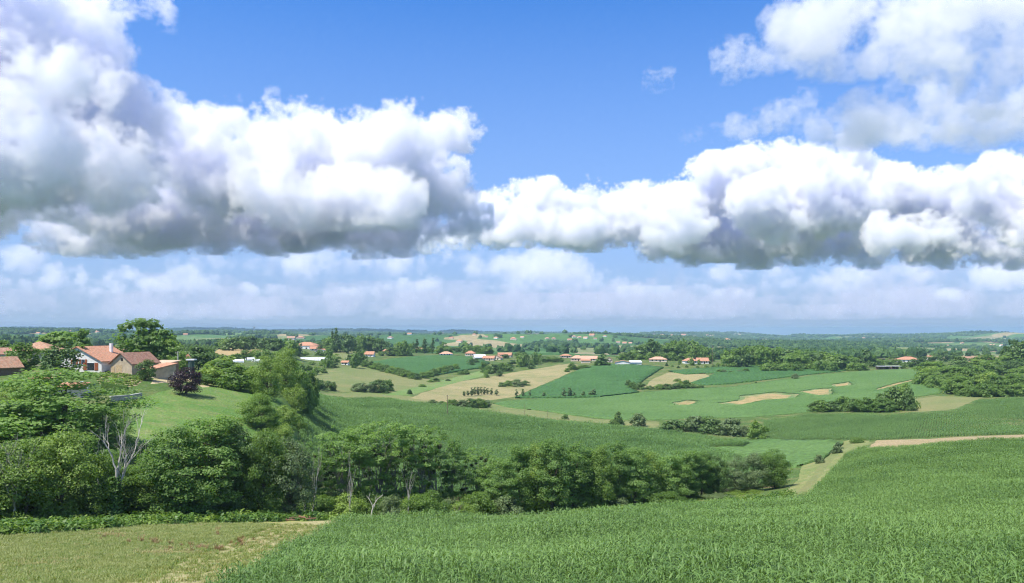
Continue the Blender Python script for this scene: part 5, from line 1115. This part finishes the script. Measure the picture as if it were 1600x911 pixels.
def grid_volume(name, D, lo, hi, mat):
    """an object whose volume holds the density array D between corners lo and hi"""
    D = np.ascontiguousarray(D, np.float32); nx, ny, nz = D.shape
    me = bpy.data.meshes.new(name); me.vertices.add(D.size)
    at_ = me.attributes.new('den', 'FLOAT', 'POINT'); at_.data.foreach_set('value', D.ravel())
    me.materials.append(mat); o = obj(name, me)
    ng = bpy.data.node_groups.new('cloud_volume', 'GeometryNodeTree')
    ng.interface.new_socket('Geometry', in_out='INPUT', socket_type='NodeSocketGeometry'); ng.interface.new_socket('Geometry', in_out='OUTPUT', socket_type='NodeSocketGeometry')
    N, L = ng.nodes.new, ng.links.new
    gi, go, vc = N('NodeGroupInput'), N('NodeGroupOutput'), N('GeometryNodeVolumeCube')
    vc.inputs['Min'].default_value = tuple(map(float, lo)); vc.inputs['Max'].default_value = tuple(map(float, hi))
    for c, v in zip('XYZ', D.shape): vc.inputs['Resolution ' + c].default_value = int(v)
    def vm(op, a, b):
        n = N('ShaderNodeVectorMath'); n.operation = op; L(a, n.inputs[0]); n.inputs[1].default_value = tuple(map(float, b)); return n.outputs[0]
    p = N('GeometryNodeInputPosition').outputs[0]
    step = (np.asarray(hi) - lo) / (np.array(D.shape) - 1)
    p = vm('MULTIPLY', vm('SUBTRACT', p, lo), 1 / step)
    n = N('ShaderNodeVectorMath'); n.operation = 'FLOOR'; L(vm('ADD', p, (.5, .5, .5)), n.inputs[0])
    s = N('ShaderNodeSeparateXYZ'); L(n.outputs[0], s.inputs[0])
    def ma(a, k, b):
        m = N('ShaderNodeMath'); m.operation = 'MULTIPLY_ADD'; L(a, m.inputs[0]); m.inputs[1].default_value = k; L(b, m.inputs[2]); return m.outputs[0]
    idx = ma(ma(s.outputs[0], ny, s.outputs[1]), nz, s.outputs[2])
    si = N('GeometryNodeSampleIndex'); si.clamp = True; L(gi.outputs[0], si.inputs['Geometry'])
    na = N('GeometryNodeInputNamedAttribute'); na.data_type = 'FLOAT'; na.inputs['Name'].default_value = 'den'; L(na.outputs[0], si.inputs['Value']); L(idx, si.inputs['Index'])
    L(si.outputs[0], vc.inputs['Density'])
    sm = N('GeometryNodeSetMaterial'); sm.inputs['Material'].default_value = mat; L(vc.outputs[0], sm.inputs['Geometry']); L(sm.outputs[0], go.inputs[0])
    o.modifiers.new('volume', 'NODES').node_group = ng
    return o
def cumulus(name, blobs, depth, vox, base_py, mat, label, seed, puff=(.5, .24, .12), rough=.5, edge=1.8, thick=1.0, basew=.5, top_only=-.25, kids=(10, 7, 5), hard=1.0):
    """blobs (px, py, rx, ry[, push back]) are the lumps of the cloud as seen; each grows puffs, puffs grow smaller puffs"""
    g = np.random.default_rng(seed); k = depth / F; S = []
    for b in blobs:
        cx, cy_, rx, ry = b[:4]; back = b[4] if len(b) > 4 else 0
        kk = (depth + back) / F
        a, c = rx*kk, ry*kk; r0 = min(a, c); dy = thick * (a*c)**.5
        n = max(1, int(round(a*1.5 / r0))) if a > c else max(1, int(round(c*1.5/r0)))
        ctr0 = np.array(((cx-800)*kk, depth + back, (HZ-cy_)*kk))
        for i in range(n):
            t = (i - (n-1)/2) / max(1, n-1) * 2 if n > 1 else 0
            off = np.array((t*(a-r0), 0, 0)) if a > c else np.array((0, 0, t*(c-r0)))
            for s_ in ((0,) if dy < 1.4*r0 else (-.6, .6)):
                S.append((ctr0 + off + (0, s_*(dy-r0), 0) + g.normal(0, .08*r0, 3), r0*g.uniform(.85, 1.0), 0))
    lev = list(S)
    for L_ in range(len(kids)):
        nxt = []
        for c, r, _ in lev:
            for q in range(kids[L_]):
                v = g.normal(0, 1, 3); v /= np.linalg.norm(v)
                if v[2] < top_only: v[2] = -v[2]
                rr = r * g.uniform(.3, .6)
                nxt.append((c + v * (r - rr*.35), rr, L_+1))
        S += nxt; lev = nxt
    C = np.array([s[0] for s in S]); Rr = np.array([s[1] for s in S])
    base = (HZ - base_py) * k; pad = 4*vox
    keep = (C[:, 2] + Rr > base) & (Rr > vox*1.2); C, Rr = C[keep], Rr[keep]
    lo = (C - Rr[:, None]).min(0) - pad; hi = (C + Rr[:, None]).max(0) + pad
    lo[2] = max(lo[2], base - 6*vox); lo[0] = max(lo[0], -.78*depth); hi[0] = min(hi[0], .78*depth)
    hi[2] = min(hi[2], .46*depth)
    n = np.maximum(np.ceil((hi-lo)/vox).astype(int), 8); hi = lo + (n-1)*vox
    ax = [lo[i] + np.arange(n[i], dtype=np.float32)*vox for i in range(3)]
    D = np.full(n, -1e3, np.float32)
    for c, r in zip(C, Rr):
        m = r + 2*vox
        i0 = np.maximum(((c-m-lo)/vox).astype(int), 0); i1 = np.minimum(((c+m-lo)/vox).astype(int)+2, n)
        if (i1 <= i0).any(): continue
        d2 = (ax[0][i0[0]:i1[0], None, None]-c[0])**2 + (ax[1][None, i0[1]:i1[1], None]-c[1])**2 + (ax[2][None, None, i0[2]:i1[2]]-c[2])**2
        v = D[i0[0]:i1[0], i0[1]:i1[1], i0[2]:i1[2]]; np.maximum(v, r - np.sqrt(d2), out=v)
    nz = fftnoise(tuple(n), 1.65, seed+1, lo=.012)
    D += nz * vox * rough * 3.6
    zz = ax[2][None, None, :] - base
    D = np.minimum(D, zz*.6 + nz * vox * 2.2 * basew)
    soft = edge * vox
    D = np.clip(D / soft, 0, 1) ** hard
    # hazy ragged underside
    for i in range(3):
        e = np.ones(n[i], np.float32); e[:3] = 0; e[-3:] = 0
        D *= e.reshape([-1 if j == i else 1 for j in range(3)])
    print(name, n, n.prod()/1e6, len(C), round(float((D > 0).mean()), 2))
    o = grid_volume(name, D, lo, hi, mat); tag(o, label, 'cloud', None, 'stuff'); return o
tk = time.time()
AIRLIGHT_TINT = (1.0, .95, .84)  # scatter colour skewed so shaded cloud bases turn bluish, in place of airlight
CL = cloud_mat('cloud_white', .0098, AIRLIGHT_TINT); CT = cloud_mat('cloud_thin', .004, AIRLIGHT_TINT); CG = cloud_mat('cloud_grey', .0045, AIRLIGHT_TINT); CF = cloud_mat('cloud_far', .0017, AIRLIGHT_TINT, .06); CS = cloud_mat('cloud_veil', .0005, AIRLIGHT_TINT, .5, (.35, .4, .6))
cumulus('cloud', [(-80,60,160,130,-2700),(50,80,110,90,-2700),(130,60,50,50,-2400),(165,40,20,30,-2400),(-160,230,150,80,-3000),(-120,310,150,50,-1500),(-200,330,200,60,0),(20,250,150,80,-3300),(150,268,100,50,-3000),(-130,250,120,80,-3400),(90,140,60,40,-3500),(20,110,50,35,-3600),(150,150,40,30,-3300),(120,170,90,70,-2600),(215,200,70,60,-2200),(190,290,70,40,-3000),(270,235,60,50,-1500),(345,260,75,65,-1500),(430,255,80,65,-1200),(440,300,70,45,-2200),(520,250,70,60,-500),(590,260,80,65,-1000),(560,310,90,38,-2000),(650,240,60,45,0),(700,212,42,30,0),(732,210,15,18,0),(640,310,70,55,-500),(700,320,40,40,0),(723,298,12,24,0),(60,270,180,60,-2500),(250,320,150,60,-800),(420,330,150,55,0),(250,350,190,45,500),(500,345,130,45,800),(600,350,70,35,300),(690,350,50,30,300),(738,345,26,24,300)],
        8000, 19, 398, CL, 'huge white cumulus cloud with a grey base filling the upper left sky', 5, rough=1.2)
cumulus('cloud', [(700,372,45,16,0),(650,380,50,12,500),(760,352,40,30,0),(745,360,30,16,-1500),(800,335,50,35,500),(870,340,60,42,0),(830,355,40,25,-1500),(940,345,60,42,0),(900,360,40,22,-1500),(1010,335,60,45,500),(1060,330,45,40,0),(1115,300,40,42,0),(1060,365,60,25,-1800),(1180,285,34,45,0),(1190,330,60,45,-1000),(1250,285,60,52,0),(1330,258,34,30,0),(1300,310,70,55,-800),(1390,305,45,42,0),(1450,315,60,42,0),(1500,345,50,35,0),(1590,320,70,60,-1500),(1680,330,80,70,-2000),(1150,375,150,32,500),(1350,378,180,32,300),(1440,370,70,25,-1800),(1580,385,120,30,0)],
        12000, 23, 415, CL, 'long bank of bright cauliflower cumulus along the right horizon', 9, rough=1.2)
cumulus('cloud', [(1260,35,55,32,500),(1340,28,80,42,0),(1450,30,100,55,-300),(1560,40,110,60,-600),(1700,60,140,80,-600),(1250,88,38,14,300),(1335,92,45,16,300),(1470,100,60,22,0),(1400,185,80,28,600),(1325,197,45,18,900),(1480,160,70,32,300),(1560,188,70,26,0),(1650,170,80,45,0),(1440,215,50,12,800),(1590,120,50,25,-200)],
        5200, 15, 240, CG, 'ragged grey white cloud across the upper right corner', 21, rough=2.7, edge=8, thick=1.8, basew=1.5, top_only=-1, kids=(9, 6))
cumulus('cloud', [(1230,185,45,18),(1180,200,40,12),(1130,210,35,8),(1090,214,25,5),(1260,165,18,16),(1150,92,30,20),(1140,75,18,10),(1200,95,25,10)],
        6500, 13, 230, CT, 'torn wisp of cloud trailing left of the upper right cloud', 33, rough=2.2, edge=7, thick=1.2, basew=1.2, top_only=-1, kids=(8, 5))
cumulus('cloud', [(225,10,32,22),(250,25,18,14)], 6500, 13, 60, CT, 'small detached cloud puff at the top left', 41, rough=1.8, edge=6, top_only=-1, kids=(8, 5))
cumulus('cloud', [(1032,122,20,9),(1020,132,12,8)], 6500, 11, 150, CT, 'small torn wisp alone in the blue sky', 43, rough=2.2, edge=9, top_only=-1, kids=(8, 5))
cumulus('cloud', [(360,158,12,5),(428,140,8,4)], 6500, 10, 170, CT, 'tiny faint puff above the big cumulus', 45, rough=2.2, edge=9, top_only=-1, kids=(8, 5))
far = []
for b in [(340,420,60,7,-5000),(740,455,60,8),(620,452,50,8,1000),(470,415,40,10,-5000),(760,418,50,14,-5000),(1110,440,40,10,-2000),(1120,468,60,6,4000),(200,432,40,7,-2000),(20,445,40,8),(1430,450,50,9),(1560,465,70,7,3000),(40,405,26,12,-4000),(100,440,34,14),(70,430,30,10),(160,455,40,8,4000),(250,442,36,10),(310,447,24,9),(390,405,75,14,-6000),(360,400,40,10,-6000),(440,400,24,9,-6000),(560,415,80,20,-5000),(600,425,55,18,-5000),(520,432,40,12,-4000),(690,405,70,18,-5000),(690,445,30,9),(420,460,40,8,3000),(550,465,40,7,5000),(680,475,40,6,8000),(800,425,70,20,-4000),(870,430,50,24,-3000),(850,450,60,15),(960,448,50,14),(985,455,40,14),(1075,460,28,13),(1010,465,40,8,3000),(1170,430,50,14,-3000),(1290,445,60,15),(1250,455,50,10),(1390,435,80,14,-3000),(1340,455,50,10,2000),(1500,450,80,14),(1600,440,70,18,-2000),(1450,470,80,8,6000),(1200,480,80,5,9000),(900,480,70,5,9000),(300,478,80,5,9000)]: far.append(b)
cumulus('cloud', far, 23000, 62, 452, CF, 'scattered line of small hazy cumulus low over the horizon', 51, rough=1.0, edge=3, thick=.8, basew=.4, kids=(8, 5))
veil = [(150,470,220,7),(420,478,200,6,4000),(700,462,180,8,-2000),(950,474,220,7),(1250,466,200,8,-2000),(1480,476,220,7,3000),(600,486,300,5,8000),(1100,488,300,5,8000),(200,489,260,5,9000),(1500,489,260,5,9000),(1450,425,160,7,-9000),(250,425,140,5,-9000),(1180,436,160,6,-7000),(820,410,110,6,-9000)]
cumulus('cloud', veil, 30000, 90, 497, CS, 'thin grey veils of cloud layered just above the horizon', 61, rough=2.2, edge=5, thick=1.0, basew=2, top_only=-1, kids=(7,))
print('clouds', time.time()-tk)
